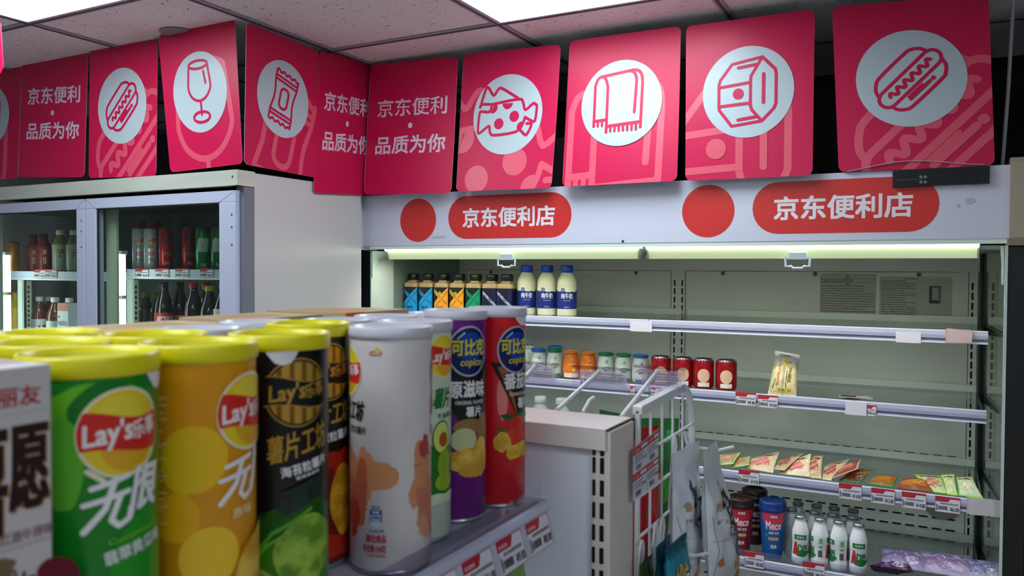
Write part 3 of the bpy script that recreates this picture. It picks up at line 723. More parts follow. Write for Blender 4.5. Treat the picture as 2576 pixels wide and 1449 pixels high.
# ------------------------------------------------------------------ price tags
TR = M((184, 36, 52), .45); TWH = M((220, 214, 226), .5); TK = M((40, 40, 48), .6); TG = M((110, 112, 122), .6)
def tag_art(A, w, h, price, detail=0, rd=random.Random(5)):
    A.rect(0, 0, w, h, TWH)
    A.rect(0, h*.86, w, h, TR); A.poly([(0, h*.66), (w*.52, h*.66), (w*.62, h*.9), (0, h*.9)], TR); A.rect(w*.62, h*.78, w*.98, h*.96, TWH) if detail else None
    A.stroke([(.0004, .0004), (w-.0004, .0004), (w-.0004, h-.0004), (.0004, h-.0004)], .0006, TR, True)
    if detail: A.text('京东便利店', w*.06, h*.72, w*.40, h*.84, TWH, bold=.015)
    x = w*.2
    while x < w*.9: q = rd.uniform(.0015, .004); A.rect(x, h*.50, x+q, h*.60, TG); x += q+.0008
    x = w*.13
    while x < w*.50: q = rd.uniform(.0006, .0014); A.rect(x, h*.16, x+q, h*.40, TK); x += q+.0007
    A.rect(w*.04, h*.10, w*.10, h*.5, TG); A.rect(w*.56, h*.08, w*.562, h*.46, TG)
    A.text(price, w*.60, h*.12, w*.96, h*.38, TK, bold=.02)
def price_tag(nm, lb, a, b, y, price, grp, tilt=0, detail=0):
    """tag hung on a rail that faces the aisle"""
    p0, p1 = at(*a, y=y), at(*b, y=y); w, h = p1.x-p0.x, abs(p1.z-p0.z)
    A = Art(2e-5, 4e-5); 
    if price: tag_art(A, w, h, price, detail)
    mb = MB().box((0, 0, 0), (w, .0008, h), TWH); A.apply(mb, lambda u, v, z: (u, -z, v))
    return tag(mb.build(nm, loc=(p0.x, y, min(p0.z, p1.z))), lb, 'price tag', grp)
G2 = 'price tags along the chiller rails'
ord_ = ['first', 'second', 'third', 'fourth', 'fifth', 'sixth', 'seventh', 'eighth']
for (a, b, s, pr, lb) in [
    ((1850, 1018), (1902, 989), 1, '¥9.80', 'red and white price tag left of the pair below the sandwich shelf, reading ¥9.80'),
    ((1906, 1024), (1957, 996), 1, '¥10.00', 'red and white price tag right of the pair below the sandwich, reading ¥10.00'),
    ((2181, 1046), (2205, 1020), 1, '4.20', 'narrow price tag reading 4.20 on the second shelf rail near the brown label'),
    ((1585, 992), (1598, 972), 1, '7.80', 'tiny sliver of price tag reading 7.80 between the two right clear label holders'),
    ((1637, 992), (1660, 975), 1, '3.50', 'small price tag partly behind the rightmost clear label holder'),
    ((1858, 1216), (1910, 1186), 2, '¥14.00', 'price tag reading ¥14.00 below the pink meat packs at left of third rail'),
    ((2110, 1253), (2168, 1221), 2, '¥14.00', 'price tag reading ¥14.00 in the middle of the meat pack rail'),
    ((2191, 1264), (2251, 1233), 2, '¥13.80', 'price tag third from the right end of the meat pack rail'),
    ((2268, 1276), (2330, 1243), 2, '¥14.80', 'price tag second from the right end of the meat pack rail'),
    ((2352, 1286), (2416, 1254), 2, '¥6.00', 'price tag at the right end of the meat rail, left of the white cards'),
    ((1872, 1424), (1922, 1393), 3, '¥8.00', 'price tag reading ¥8.00 below the cup drinks on the bottom rail'),
    ((2019, 1452), (2075, 1420), 3, '¥8.00', 'price tag reading ¥8.00 below the small white milk bottles')]:
    y = SHELF[s][1]-.0075; o = price_tag('price_tag', lb, a, b, y, pr, G2)
for a, b, s, lb in [((1585, 833), (1640, 808), 0, 'blank white label holder at the middle joint of the top shelf rail'), ((2253, 861), (2317, 836), 0, 'blank white label holder on the right part of the top shelf rail'),
                 ((2126, 1042), (2180, 1013), 1, 'blank white label holder on the second shelf rail left of the narrow tag')]:
    price_tag('label_holder', lb, a, b, SHELF[s][1]-.0075, None, 'blank label holders')
for (px0, py0, px1, py1, s, colr, lb) in [(2378, 862, 2445, 830, 0, (196, 168, 172), 'pinkish stack of paper cards clipped at the right end of the top rail'), (2431, 1291, 2502, 1258, 2, (206, 198, 204), 'stack of white paper cards clipped at the right end of the meat shelf rail')]:
    y = SHELF[s][1]-.008; p0, p1 = at(px0, py0, y=y), at(px1, py1, y=y); w, h = p1.x-p0.x, p1.z-p0.z; mb = MB()
    for k in range(5): mb.prism([(0+.001*k, 0), (w, .0005*k), (w+.0004*k, h-.001*k), (.001*k, h+.0008*k)], (0, -.0022*k, 0), (1,0,0), (0,0,1), (0, .0012, 0), M(tuple(int(v-(k % 2)*14) for v in colr), .6))
    tag(mb.build('card_stack', loc=(p0.x, y, p0.z)), lb, 'card')
for k, px in enumerate((340, 391, 441, 503)):
    price_tag('price_tag', 'price tag below the upper drinks in the right fridge door, %s from the left' % ord_[k], (px, 698), (px+33, 676), SY-.007, ('¥6.00', '¥5.00', '¥5.00', '¥5.00')[k], 'price tags on the fridge shelf')
for k, px in enumerate((86, 114)):
    price_tag('price_tag', 'faint price tag in the left fridge door, %s of two' % ('left' if k == 0 else 'right'), (px, 699), (px+28, 678), SY-.007, '¥6.00', 'price tags on the fridge shelf')

# ------------------------------------------------------------------ drinks
def sqcyl(r, q, n=1):
    """wrap around a rounded-square section"""
    N = 360; tab = []; L = 0; pr = None
    for k in range(-N//2, N//2+1):
        a = 2*PI*k/N-PI/2; ca, sa = math.cos(a), math.sin(a); w = 1/((abs(ca)**q+abs(sa)**q)**(1/q)); p = (r*w*ca, r*w*sa)
        tab.append(p)
    acc = [0.]
    for i in range(1, len(tab)): acc.append(acc[-1]+math.hypot(tab[i][0]-tab[i-1][0], tab[i][1]-tab[i-1][1]))
    mid = acc[N//2]
    def fn(u, v, z):
        s_ = u+mid; i = 0; lo, hi = 0, len(acc)-2
        while lo < hi:
            i = (lo+hi+1)//2
            if acc[i] <= s_: lo = i
            else: hi = i-1
        i = lo; t = (s_-acc[i])/(acc[i+1]-acc[i]); a, b = tab[i], tab[i+1]; x, y = a[0]+(b[0]-a[0])*t, a[1]+(b[1]-a[1])*t
        dx, dy = b[0]-a[0], b[1]-a[1]; l = math.hypot(dx, dy); return (x+dy/l*z, y-dx/l*z, v)
    return fn
def bottle(nm, lb, cat, prof, bmat, cap, art, loc, rz, grp, r=None, sq=None, du=.004, n=40, body='bottle_body', extra=None):
    t = thing(nm, lb, cat, loc, rz, grp)
    mb = MB().lathe(prof, bmat, n, sq=sq)
    if art and r and not isinstance(art, list):
        A = Art(3e-5, 1.5e-4); art(A); A.apply(mb, sqcyl(r, sq) if sq else cyl(r), du)
    o = mb.build(body, t)
    for (cn, cp, cm_, cs) in cap:
        MB().lathe(cp, cm_, n, sq=cs).build(cn, t)
    return t
# coffee in square bottles
LIQ = M((168, 140, 98), .25, coat=.4); CAPK = M((14, 14, 18), .4)
CH = .140
def coffee(kind, i, px):
    y = 2.445; p = at(px, 740, y=y)
    loc = (p.x, y, SHELF[0][0])
    c = {'blue': (20, 150, 214), 'orange': (238, 158, 42), 'green': (14, 140, 96), 'navy': (24, 30, 66)}[kind]
    def art(A):
        A.R = .35; w = .0285; K = M((22, 22, 28), .35) if kind != 'navy' else M((22, 26, 56), .35)
        A.rect(-.1, .0, .1, .097, K)
        C = M(c, .35); D = M(tuple(int(v*.78) for v in c), .35)
        if kind != 'navy':
            A.poly([(w, .092), (w, .0), (-w, .0), (-w, .03), (-.004, .060)], C)
            A.poly([(w, .075), (w, .084), (-w*.9, .018), (-w*.9, .010)], D)
            A.poly([(-w, .090), (-w, .076), (w, .020), (w, .036)], C)
            if kind == 'orange': A.circ(-.002, .070, .0065, M((120, 180, 40), .4)); A.stroke([(-.008, .084), (-.002, .078), (.006, .085)], .001, M((60, 56, 60), .5))
            A.text('NEVERCOFFEE', -.0325, .052, .0325, .0585, K, bold=.015, rot=-.78)
        else:
            A.poly([(w, .09), (w, 0), (-w*.2, 0)], M((26, 32, 84), .35)); A.text('NEVERCOFFEE', -.0325, .049, .0345, .0575, M((222, 226, 236), .4), bold=.02, rot=-.80)
        A.text('咖啡', -.012, .012, .012, .024, K if kind != 'navy' else M((200, 205, 215), .4))
    prof = [(.024, 0), (.0275, .004), (.0285, .02), (.0285, .101), (.0270, .106), (.0175, .110), (.0155, .113), (.0150, .120)]
    lb = {'blue': 'blue', 'orange': 'orange', 'green': 'green', 'navy': 'navy'}[kind]
    pos = {0: 'leftmost of seven on the shelf', 1: 'second of seven from the left', 2: 'left of the orange pair', 3: 'right of the orange pair', 4: 'only one on the shelf', 5: 'left of the navy pair', 6: 'right of the navy pair'}[i]
    t = thing('coffee_bottle', 'square coffee bottle with black cap, %s label, %s' % (lb, pos), 'bottle', loc, math.radians(6), 'coffee bottles on the top shelf')
    mb = MB().lathe(prof, LIQ, 48, sq=5); A = Art(2e-5, 2e-4); A.clip = [(-.2, .002), (.2, .002), (.2, .0915), (-.2, .0915)]; art(A); A.apply(mb, sqcyl(.0285, 5), .003); mb.build('bottle_body', t)
    t.scale = (1.05, 1.05, 1)
    MB().lathe([(.0190, .1165), (.0203, .118), (.0205, .136), (.0190, .1395), (.010, .140)], CAPK, 36).build('cap', t)
for i, (k, px) in enumerate([('blue', 1041), ('blue', 1078), ('orange', 1117), ('orange', 1156), ('green', 1197), ('navy', 1238), ('navy', 1275)]): coffee(k, i, px)
# milk bottles
MILK = M((226, 222, 196), .35); BLUE = M((18, 58, 190), .35); NAVY = M((26, 42, 128), .35)
def milk_art(A):
    A.R = .35; r = .0335
    A.rect(-.105, .026, .105, .082, NAVY)
    pts = [(-.105, .080)]+[(-.105+.21*i/42, .084+.003*math.sin(i*1.1)+.003*math.sin(i*.47)) for i in range(43)]+[(.105, .080)]
    A.poly(pts, NAVY)
    for u0 in (-.0, .105): 
        A.text('纯牛奶', u0-.020, .060, u0+.020, .078, M((236, 236, 240), .4), bold=.03)
        A.circ(u0-.014, .0905, .0085, M((236, 240, 246), .4), .0065); A.circ(u0-.014, .0905, .0072, NAVY, .0052); A.text('乳味', u0-.018, .0885, u0-.010, .0925, M((236, 236, 240), .4), bold=.03)
        A.text('有机牧场·优质奶源', u0-.013, .052, u0+.013, .055, M((190, 200, 230), .4)); A.text('净含量450mL', u0-.010, .030, u0+.010, .034, M((200, 205, 230), .4))
mp = [(.029, 0), (.0325, .003), (.0335, .007), (.0325, .010), (.0335, .013), (.0325, .016), (.0335, .019), (.0325, .022), (.0335, .025), (.0335, .096), (.0325, .099), (.0335, .103), (.0325, .107), (.0325, .114), (.0295, .126), (.0225, .138), (.0190, .143), (.019, .148)]
mt0 = None
for i, px in enumerate((1325, 1376, 1426)):
    y = 2.47; p = at(px, 740, y=y); loc = (p.x, y, SHELF[0][0]); lb = 'white milk bottle with blue cap and label, %s of three on top shelf' % ('left one', 'middle one', 'right one')[i]
    if mt0 is None:
        t = thing('milk_bottle', lb, 'bottle', loc, face(loc, 0), 'milk bottles on the top shelf')
        mb = MB().lathe(mp, MILK, 48); A = Art(3e-5, 1.2e-4); milk_art(A); A.apply(mb, cyl(.0335), .003); mb.build('bottle_body', t)
        mb = MB().lathe([(.0195, .1465), (.0208, .148), (.0208, .168), (.019, .171), (.012, .1715)], BLUE, 40); mb.build('cap', t); mt0 = t
    else: place(mt0, True, loc, face(loc, 0), lb, 'milk bottles on the top shelf')
# yogurt jars
def jar(body, lid, lb, px, y, rim=None, top=None, dz=0, h=.092):
    p = at(px, 930, y=y); loc = (p.x, y, SHELF[1][0]+dz)
    t = thing('yogurt_jar', lb, 'yogurt', loc, face(loc, 4), 'yogurt jars on the second shelf')
    bm = M(body, .35); s = h/.092
    mb = MB().lathe(smooth_prof([(.021, 0), (.026, .004*s), (.028, .02*s), (.0275, .05*s), (.024, .072*s), (.0205, .081*s), (.0205, .084*s)], 3), bm, 36)
    A = Art(3e-5, 1.5e-4); wv = M((lid if body[2] > 150 else (250, 200, 130)), .4); r = .0268
    A.stroke([(-.002, .060*s), (.001, .068*s), (.002, .062*s)], .0016, wv); A.stroke([(0, .059*s), (.005, .063*s)], .001, wv)
    if body[2] > 150: A.stroke(circ_pts(-.0, .034*s, .016, .010, 20, .3, 2.9), .0022, wv); A.rect(-.02, .004*s, .02, .012*s, M(lid, .4)); A.text('酸奶', -.008, .030*s, .008, .038*s, wv)
    else: A.text('CHEESE', -.014, .045*s, .014, .050*s, M((252, 214, 160), .4)); A.circ(.006, .028*s, .006, M((250, 214, 60), .4)); A.rect(-.03, 0.003, .03, .018*s, M((236, 226, 214), .4))
    A.apply(mb, cyl(.0284), .004); mb.build('jar_body', t)
    MB().lathe([(.022, .081*s), (.0255, .083*s), (.0258, .088*s), (.023, .0905*s), (.020, .089*s)], M(lid, .3), 36).build('lid', t)
WJ = (216, 222, 208)
jar(WJ, (200, 212, 206), 'white yogurt jar with white lid, half hidden behind the red chip can', 1328, 2.548, h=.096)
jar(WJ, (28, 104, 190), 'white yogurt jar with blue lid, leftmost blue-lidded one beside the red chip can', 1355, 2.485)
jar(WJ, (28, 104, 190), 'white yogurt jar with blue lid standing behind the leftmost green-lidded jar', 1396, 2.56, h=.098)
jar(WJ, (20, 120, 62), 'white yogurt jar with green lid, leftmost of the three green-lidded jars', 1395, 2.49, h=.094)
jar((240, 122, 30), (236, 128, 40), 'orange jar with orange lid, left one of the orange pair', 1437, 2.49)
jar((240, 122, 30), (236, 128, 40), 'orange jar with orange lid, right one of the orange pair', 1480, 2.49)
jar(WJ, (20, 120, 62), 'white yogurt jar with green lid just right of the orange jars', 1524, 2.49)
jar(WJ, (20, 120, 62), 'white yogurt jar with green lid, rightmost of the green-lidded jars', 1568, 2.49)
jar(WJ, (28, 104, 190), 'white yogurt jar with blue lid beside the red cans', 1612, 2.49)
# red cans
def can(nm, lb, cat, loc, rz, r, h, col, art, grp, du=.004):
    t = thing(nm, lb, cat, loc, rz, grp)
    cm_ = M(col, .28, .35)
    mb = MB().lathe([(r*.86, 0), (r*.9, .002), (r, .006), (r, h-.010), (r*.955, h-.0045)], cm_, 44)
    A = Art(3e-5, 1e-4); A.R = .3; art(A, r, h); A.apply(mb, cyl(r), du); mb.build('can_body', t)
    mb = MB().lathe([(r*.95, h-.0055), (r*.90, h-.002), (r*.91, h), (r*.86, h), (r*.83, h-.004), (.001, h-.004)], CHROME, 44)
    mb.box((-.008, -.012, h-.004), (.008, .006, h-.0028), CHROME); mb.build('can_lid', t); return t
def redcan(A, r, h):
    dr = M((150, 14, 26), .3)
    for z in (h-.020, h-.016): A.rect(-PI*r, z, PI*r, z+.0012, dr)
    A.circ(0, h*.45, .019, M((232, 190, 158), .4), .021); A.rect(-.018, h*.08, .018, h*.22, M((236, 230, 222), .4))
for i, (px, lb) in enumerate([(1663, 'red drink can, leftmost of four, mostly behind the clear label holder'), (1718, 'red drink can partly cut by the edge of the clear label holder'), (1770, 'red drink can second from the right in the row of four'), (1827, 'red drink can at the right end of the row of four')]):
    y = 2.475; p = at(px, 930, y=y); loc = (p.x, y, SHELF[1][0]); can('drink_can', lb, 'can', loc, face(loc, 0), .0318, .091, (176, 20, 34), redcan, 'red cans on the second shelf')

# ------------------------------------------------------------------ pouches
def pouch(nm, lb, cat, C, art=None, thick=.012, col=(220,220,220), rough=.35, grp=None, w=1., h=1., crimp=.08, seed=0, wr=.0012, metal=0., N=14, ccol=None, side='both', pm=None):
    """sealed bag hung or laid on four real corners BL BR TR TL, bulging between crimped ends"""
    BL, BR, TR, TL = [Vector(c) for c in C]; cen = (BL+BR+TR+TL)/4; n = (BR-BL).cross(TL-BL).normalized(); rd = random.Random(seed)
    ph = [rd.uniform(0, 6.28) for _ in range(6)]
    def prof(a, b):
        bb = (b-crimp)/(1-2*crimp); bb = min(max(bb, 0), 1)
        q = max(0, 1-(2*a-1)**2)**.5*max(0, 1-abs(2*bb-1)**3)
        return thick*q+wr*q*(math.sin(a*17+b*9+ph[0])+math.sin(b*23-a*11+ph[1])+.6*math.sin(a*37+b*31+ph[2]))+(.0004*math.sin(a*160) if (b < crimp or b > 1-crimp) else 0)
    def P(a, b, s):
        nar = 1-.05*math.sin(PI*b)
        a2 = .5+(a-.5)*nar
        p = BL*(1-a2)*(1-b)+BR*a2*(1-b)+TR*a2*b+TL*(1-a2)*b
        return p+n*(prof(a, b)*s+.0003*s)-cen
    bm = pm or M(col, rough, metal); mb = MB(); M_ = N+4
    cm_ = M(ccol, .4) if ccol else bm
    for s in (1, -1):
        vs = [P(i/N, j/M_, s) for j in range(M_+1) for i in range(N+1)]; fa, fb = [], []
        for j in range(M_):
            for i in range(N):
                f = (j*(N+1)+i, j*(N+1)+i+1, (j+1)*(N+1)+i+1, (j+1)*(N+1)+i); f = f if s > 0 else f[::-1]
                (fb if (j+.5)/M_ < crimp or (j+.5)/M_ > 1-crimp else fa).append(f)
        mb.add(vs, fa, bm, True); mb.add(vs, fb, cm_, True)
    if art:
        A = Art(2.5e-5, 4e-4); A.clip = [(0, 0), (w, 0), (w, h), (0, h)]; art(A)
        A.apply(mb, lambda u, v, z: P(u/w, v/h, 1)+n*z, w/18, h/18)
    o = mb.build(nm, loc=cen); return tag(o, lb, cat, grp)
def zc(x, y, Y): return at(1800+x/3.32, 1080+y/3.32, y=Y)
def meat_art(c, edge, blobc, qr=True):
    def f(A):
        A.R = .3; A.rect(0, 0, 1, 1, M(edge, .35)); A.rr(.05, .06, .95, .94, .05, M(c, .3))
        A.blob(.42, .48, .34, .30, M(blobc, .22), 3, .25); A.blob(.50, .52, .20, .16, M(tuple(min(255, int(v*1.15)) for v in blobc), .2), 8, .3)
        A.blob(.6, .85, .28, .05, M((120, 40, 44), .4), 5, .3); A.text('鲜香', .1, .78, .32, .9, M((110, 30, 36), .4))
    return f
PK = [
 ('green-edged pack of pink sliced meat at the left end of the third shelf', [(35,300),(150,290),(210,195),(35,215)], (150,150,110), (180,206,120), (206,128,110)),
 ('green-edged pack of brown meat just right of the leftmost pack', [(120,328),(280,300),(292,225),(170,235)], (160,160,110), (180,206,120), (176,110,84)),
 ('tan pack of pink sliced meat, leftmost of the tan packs', [(245,325),(480,366),(535,187),(300,242)], (206,180,140), (214,196,160), (196,104,106)),
 ('tan pack of sliced meat standing behind the second large pink pack', [(490,335),(575,345),(745,195),(520,262)], (190,160,124), (210,194,160), (150,60,66)),
 ('large tan pack of pink sliced meat in the middle of the row', [(525,372),(788,398),(797,202),(560,300)], (214,190,150), (218,202,168), (196,100,104)),
 ('tan pack with a red band leaning right beside the large pink one', [(700,398),(884,428),(895,220),(800,232)], (206,172,124), (214,196,160), (152,58,56)),
 ('narrow tan pack leaning over right of the upright red-banded one', [(890,425),(965,430),(1118,250),(905,302)], (200,170,130), (216,200,170), (156,70,70)),
 ('tan and dark red pack raised highest in the middle of the row', [(940,432),(1190,332),(1223,245),(1060,292)], (150,70,66), (208,170,150), (190,120,90)),
 ('green and brown pack lying low right of the raised red one', [(1020,432),(1200,466),(1346,335),(1150,330)], (120,76,40), (30,118,64), (160,88,40)),
 ('green-edged pack of golden brown meat right of the low green one', [(1250,455),(1490,498),(1540,385),(1352,375)], (150,96,44), (36,136,84), (176,112,44)),
 ('clear pack of golden and red meat pieces on the right part of the row', [(1508,502),(1815,542),(1830,402),(1560,408)], (150,80,44), (150,70,60), (196,128,60)),
 ('bright green and white pack with pink meat, left of the three leafy packs', [(1800,530),(1945,566),(1890,388),(1660,376)], (190,206,150), (180,220,90), (190,110,100)),
 ('green and white leafy pack in the middle of the last three', [(1935,560),(2025,582),(1992,376),(1885,382)], (196,214,160), (170,214,70), (206,196,150)),
 ('green and white leafy pack at the right end of the meat shelf', [(2030,572),(2238,588),(2142,396),(2008,400)], (198,214,190), (150,206,60), (214,204,160)),
]
for i, (lb, q, c, e, b) in enumerate(PK):
    y0 = 2.402+.004*(i % 3); y1 = 2.46+.006*(i % 4)
    z = [zc(*p, 2.43) for p in q]
    C = [zc(*q[0], y0), zc(*q[1], y0), zc(*q[2], y1), zc(*q[3], y1)]
    for k in (0, 1): C[k].z = max(C[k].z, SHELF[2][0]+.002)
    pouch('meat_pack', lb, 'food pack', C, meat_art(c, e, b), thick=.006, col=e, grp='meat packs on the third shelf', seed=i, crimp=.03, N=10, wr=.0005)
# sandwich
C = [at(1931, 992, y=2.432), at(2003, 998, y=2.432), at(2012, 893, y=2.475), at(1950, 882, y=2.475)]
def sand(A):
    A.rect(0, 0, 1, .80, M((206, 190, 140), .4)); A.poly([(.10, .08), (.48, .10), (.42, .80), (.16, .74)], M((228, 214, 160), .4)); A.poly([(.54, .10), (.92, .12), (.88, .72), (.56, .80)], M((226, 212, 158), .4))
    A.poly([(.24, .20), (.34, .2), (.38, .72), (.28, .72)], M((214, 130, 100), .4)); A.poly([(.66, .28), (.80, .3), (.78, .66), (.68, .66)], M((150, 110, 60), .4)); A.stroke([(.62, .16), (.62, .55)], .03, M((44, 70, 30), .4)); A.stroke([(.14, .16), (.2, .35)], .05, M((90, 120, 50), .4))
    A.stroke([(.50, .08), (.50, .72)], .012, M((70, 60, 40), .4))
    A.rect(0, .78, 1, 1, M((196, 192, 186), .4)); A.circ(.5, .76, .14, M((236, 200, 60), .4), .10); A.text('三明治', .25, .74, .75, .80, M((80, 60, 30), .4)); A.blob(.5, .94, .3, .025, M((110, 100, 100), .5), 2, .3)
    A.rect(.28, .07, .88, .17, M((236, 210, 110), .4)); A.text('鸡蛋火腿', .34, .09, .82, .15, M((120, 90, 40), .4)); A.blob(.52, .03, .1, .02, M((60, 140, 60), .4), 2)
pouch('sandwich_pack', 'wrapped sandwich pack with yellow sun label standing alone on the second shelf', 'sandwich', C, sand, thick=.014, col=(206, 200, 180), crimp=.04, N=12, wr=.0008)
# loose brown label on the second shelf
mb = MB(); A = Art(); A.blob(0, 0, .030, .010, M((96, 58, 52), .5), 4, .35); A.blob(.025, .005, .022, .006, M((176, 178, 172), .5), 6, .2); A.apply(mb, lambda u, v, z: (u, -.006+v*.9, .0008+z+v*.5))
p = at(2148, 988, y=2.48)
mb.add([(-.04, -.014, .0003), (.05, -.014, .0003), (.05, .01, .004), (-.04, .01, .004)], [(0,1,2,3)], M((160, 162, 152), .5))
tag(mb.build('torn_label', loc=(p.x, 2.49, SHELF[1][0]+.001)), 'torn brown and grey label lying on the second shelf right of the sandwich', 'label')
# cups with lids
def cup(lb, px, pyt, y, body, top, lid, txt, s=1.):
    p = at(px, 1340, y=y); loc = (p.x, y, SHELF[3][0]); h = .140
    t = thing('cup_drink', lb, 'cup drink', loc, face(loc, 6), 'lidded cup drinks on the bottom shelf'); t.scale = (.98, .98, 1.16)
    r0, r1, hb = .027, .0375, .118
    mb = MB().lathe([(r0, 0), (r0+.001, .003), (r1, hb)], M(body, .35), 44)
    def fn(u, v, z):
        r = r0+.001+(r1-r0-.001)*min(max(v/hb, 0), 1)+z; a = u/.034; return (r*math.sin(a), -r*math.cos(a), v)
    A = Art(3e-5, 2e-4)
    pts = [(-.034, .117), (-.034, .098)]+[(-.034+.068*i/12, .098-.026*math.sin(PI*i/12)) for i in range(1, 12)]+[(.034, .098), (.034, .117)]
    A.poly(pts, M(top, .35)); wh = M((236, 232, 236), .4)
    A.text('香飘飘', -.010, .103, .010, .110, wh); A.text('Meco', -.022, .074, .022, .094, wh, bold=.035); A.text('如鲜 果茶', -.014, .062, .016, .069, wh)
    A.rect(-.016, .046, .016, .056, M((150, 110, 70), .4)); A.text('红石榴白葡萄', -.014, .048, .014, .054, M((232, 214, 180), .4)); A.text('清爽', -.010, .026, .010, .036, wh); A.poly([(-.024, .052), (-.016, .060), (-.026, .064)], M((40, 150, 70), .4))
    A.apply(mb, fn, .004, .01); mb.build('cup_body', t)
    lm = M(lid, .3)
    MB().lathe([(.037, .115), (.0405, .117), (.0405, .123), (.039, .125), (.039, .134), (.0375, .140), (.034, .1415), (.031, .137), (.001, .136)], lm, 44).build('lid', t)
cup('red and dark cup drink with dark lid, left one half hidden by the silver bags', 1862, 1260, 2.385, (140, 24, 44), (196, 30, 60), (40, 16, 20), 'Meco')
cup('dark brown cup drink standing behind the red and blue cups', 1897, 1247, 2.49, (58, 18, 30), (80, 20, 40), (30, 12, 16), 'Meco')
cup('blue cup drink with blue lid and pink top band on the bottom shelf', 1943, 1270, 2.395, (14, 92, 168), (214, 50, 90), (16, 50, 120), 'Meco')
# small white calcium milk bottles
GRN = M((20, 120, 60), .35)
def ad_art(A, flip=0):
    r = .0215
    for k, u0 in enumerate((0, PI*r)):
        A.rect(u0-.016, .062, u0+.016, .074, GRN); A.text('哇哈哈', u0-.009, .065, u0+.010, .071, M((220, 232, 220), .4))
        A.blob(u0+.004, .029, .018, .008, GRN, 2, .12); A.text('A', u0-.019, .026, u0-.005, .056, M((190, 36, 44), .35), bold=.06); A.text('D', u0-.005, .033, u0+.005, .050, GRN, bold=.05); A.text('钙', u0+.006, .033, u0+.018, .050, GRN, bold=.04)
    for u0 in (PI*r/2, -PI*r/2): A.rect(u0-.004, .060, u0+.005, .073, M((120, 176, 130), .4)); A.rect(u0-.006, .028, u0+.004, .044, M((90, 96, 96), .5)); A.circ(u0, .052, .005, M((70, 150, 90), .4), .002)
def ad(lb, px, y, deg, clear=False, proto={}):
    p = at(px, 1380, y=y); loc = (p.x, y, SHELF[3][0])
    g = 'clear bottles standing behind the small white ones' if clear else 'small white calcium milk bottles on the bottom shelf'
    if clear in proto: return place(proto[clear], True, loc, face(loc, deg), lb, g)
    t = thing('small_milk_bottle' if not clear else 'clear_small_bottle', lb, 'bottle', loc, face(loc, deg), g)
    t.scale = (1.08, 1.08, 1.15)
    if clear: bm = M((176, 186, 190), .2, coat=.5)
    else: bm = M((232, 232, 236), .3)
    pr = [(.018, 0), (.0205, .003), (.0215, .008), (.0215, .024), (.0205, .026), (.0205, .054), (.0215, .057), (.0215, .076), (.0208, .080), (.0175, .092), (.0138, .103), (.0122, .106), (.0134, .108), (.0134, .111)]
    mb = MB().lathe(pr, bm, 36)
    if not clear: A = Art(3e-5, 2e-4); ad_art(A); A.apply(mb, cyl(.0217), .003)
    mb.build('bottle_body', t)
    MB().lathe([(.0135, .1095), (.0142, .110), (.0142, .115), (.013, .1175), (.010, .118)], M((120, 124, 130), .25, .5) if clear else M((180, 184, 190), .2, .9), 32).build('foil_cap', t); proto[clear] = t
for i, (px, deg) in enumerate(((2013, 0), (2062, 95), (2110, 110), (2159, 5))): ad(('leftmost', 'second', 'third', 'rightmost')[i]+' small white milk bottle with green label in the front row of the bottom shelf', px, 2.378+.0*i, deg)
for i, (px, y) in enumerate(((1990, 2.44), (2048, 2.44), (2094, 2.44), (2144, 2.44), (2006, 2.51), (2053, 2.51), (2097, 2.51), (2145, 2.51))):
    ad(('first', 'second', 'third', 'fourth')[i % 4]+' translucent bottle from the left in the %s row behind the small white milk bottles' % ('middle' if i < 4 else 'rear'), px, y, 0, True)
# purple bags on the bottom shelf
def pur(txt, c, c2):
    def f(A):
        A.rect(0, 0, 1, 1, M(c, .3)); A.blob(.45, .45, .38, .3, M(c2, .3), 3, .2); A.text(txt, .18, .66, .66, .9, M((60, 90, 170) if c[0] > 120 else (214, 200, 220), .35), bold=.03); A.blob(.7, .3, .18, .12, M((206, 190, 214), .3), 6, .3); A.rect(.8, .7, .83, .8, M((20, 20, 30), .4))
    return f
for (q, txt, c, c2, lb) in [([(2215,1475),(2330,1475),(2340,1392),(2217,1378)], '怡乐', (150,140,178), (140,104,160), 'pale violet bag with blue writing at the left of the bottom shelf bags'),
    ([(2325,1480),(2450,1485),(2445,1400),(2310,1385)], '果冻', (166,150,186), (160,110,160), 'violet jelly bag in the middle of the bottom shelf bags'),
    ([(2430,1485),(2540,1490),(2520,1415),(2420,1405)], '果冻', (170,164,196), (128,120,178), 'pale violet bag at the right end of the bottom shelf'),
    ([(2185,1480),(2300,1480),(2290,1418),(2190,1432)], '大瓜子', (52,24,60), (120,60,130), 'dark purple bag lying in front of the pale violet bags')]:
    dark = c[0] < 100
    C = [at(*q[0], y=2.36-dark*.02), at(*q[1], y=2.36-dark*.02), at(*q[2], y=2.46-dark*.07), at(*q[3], y=2.46-dark*.07)]
    zmin = min(v.z for v in C); d = max(0, SHELF[3][0]+.004-zmin)
    for k in (0, 1): C[k].z = max(C[k].z, SHELF[3][0]+.036)
    pouch('snack_bag', lb, 'snack bag', C, pur(txt, c, c2), thick=.014, col=c, grp='purple bags on the bottom shelf', seed=int(c[0]), wr=.002)
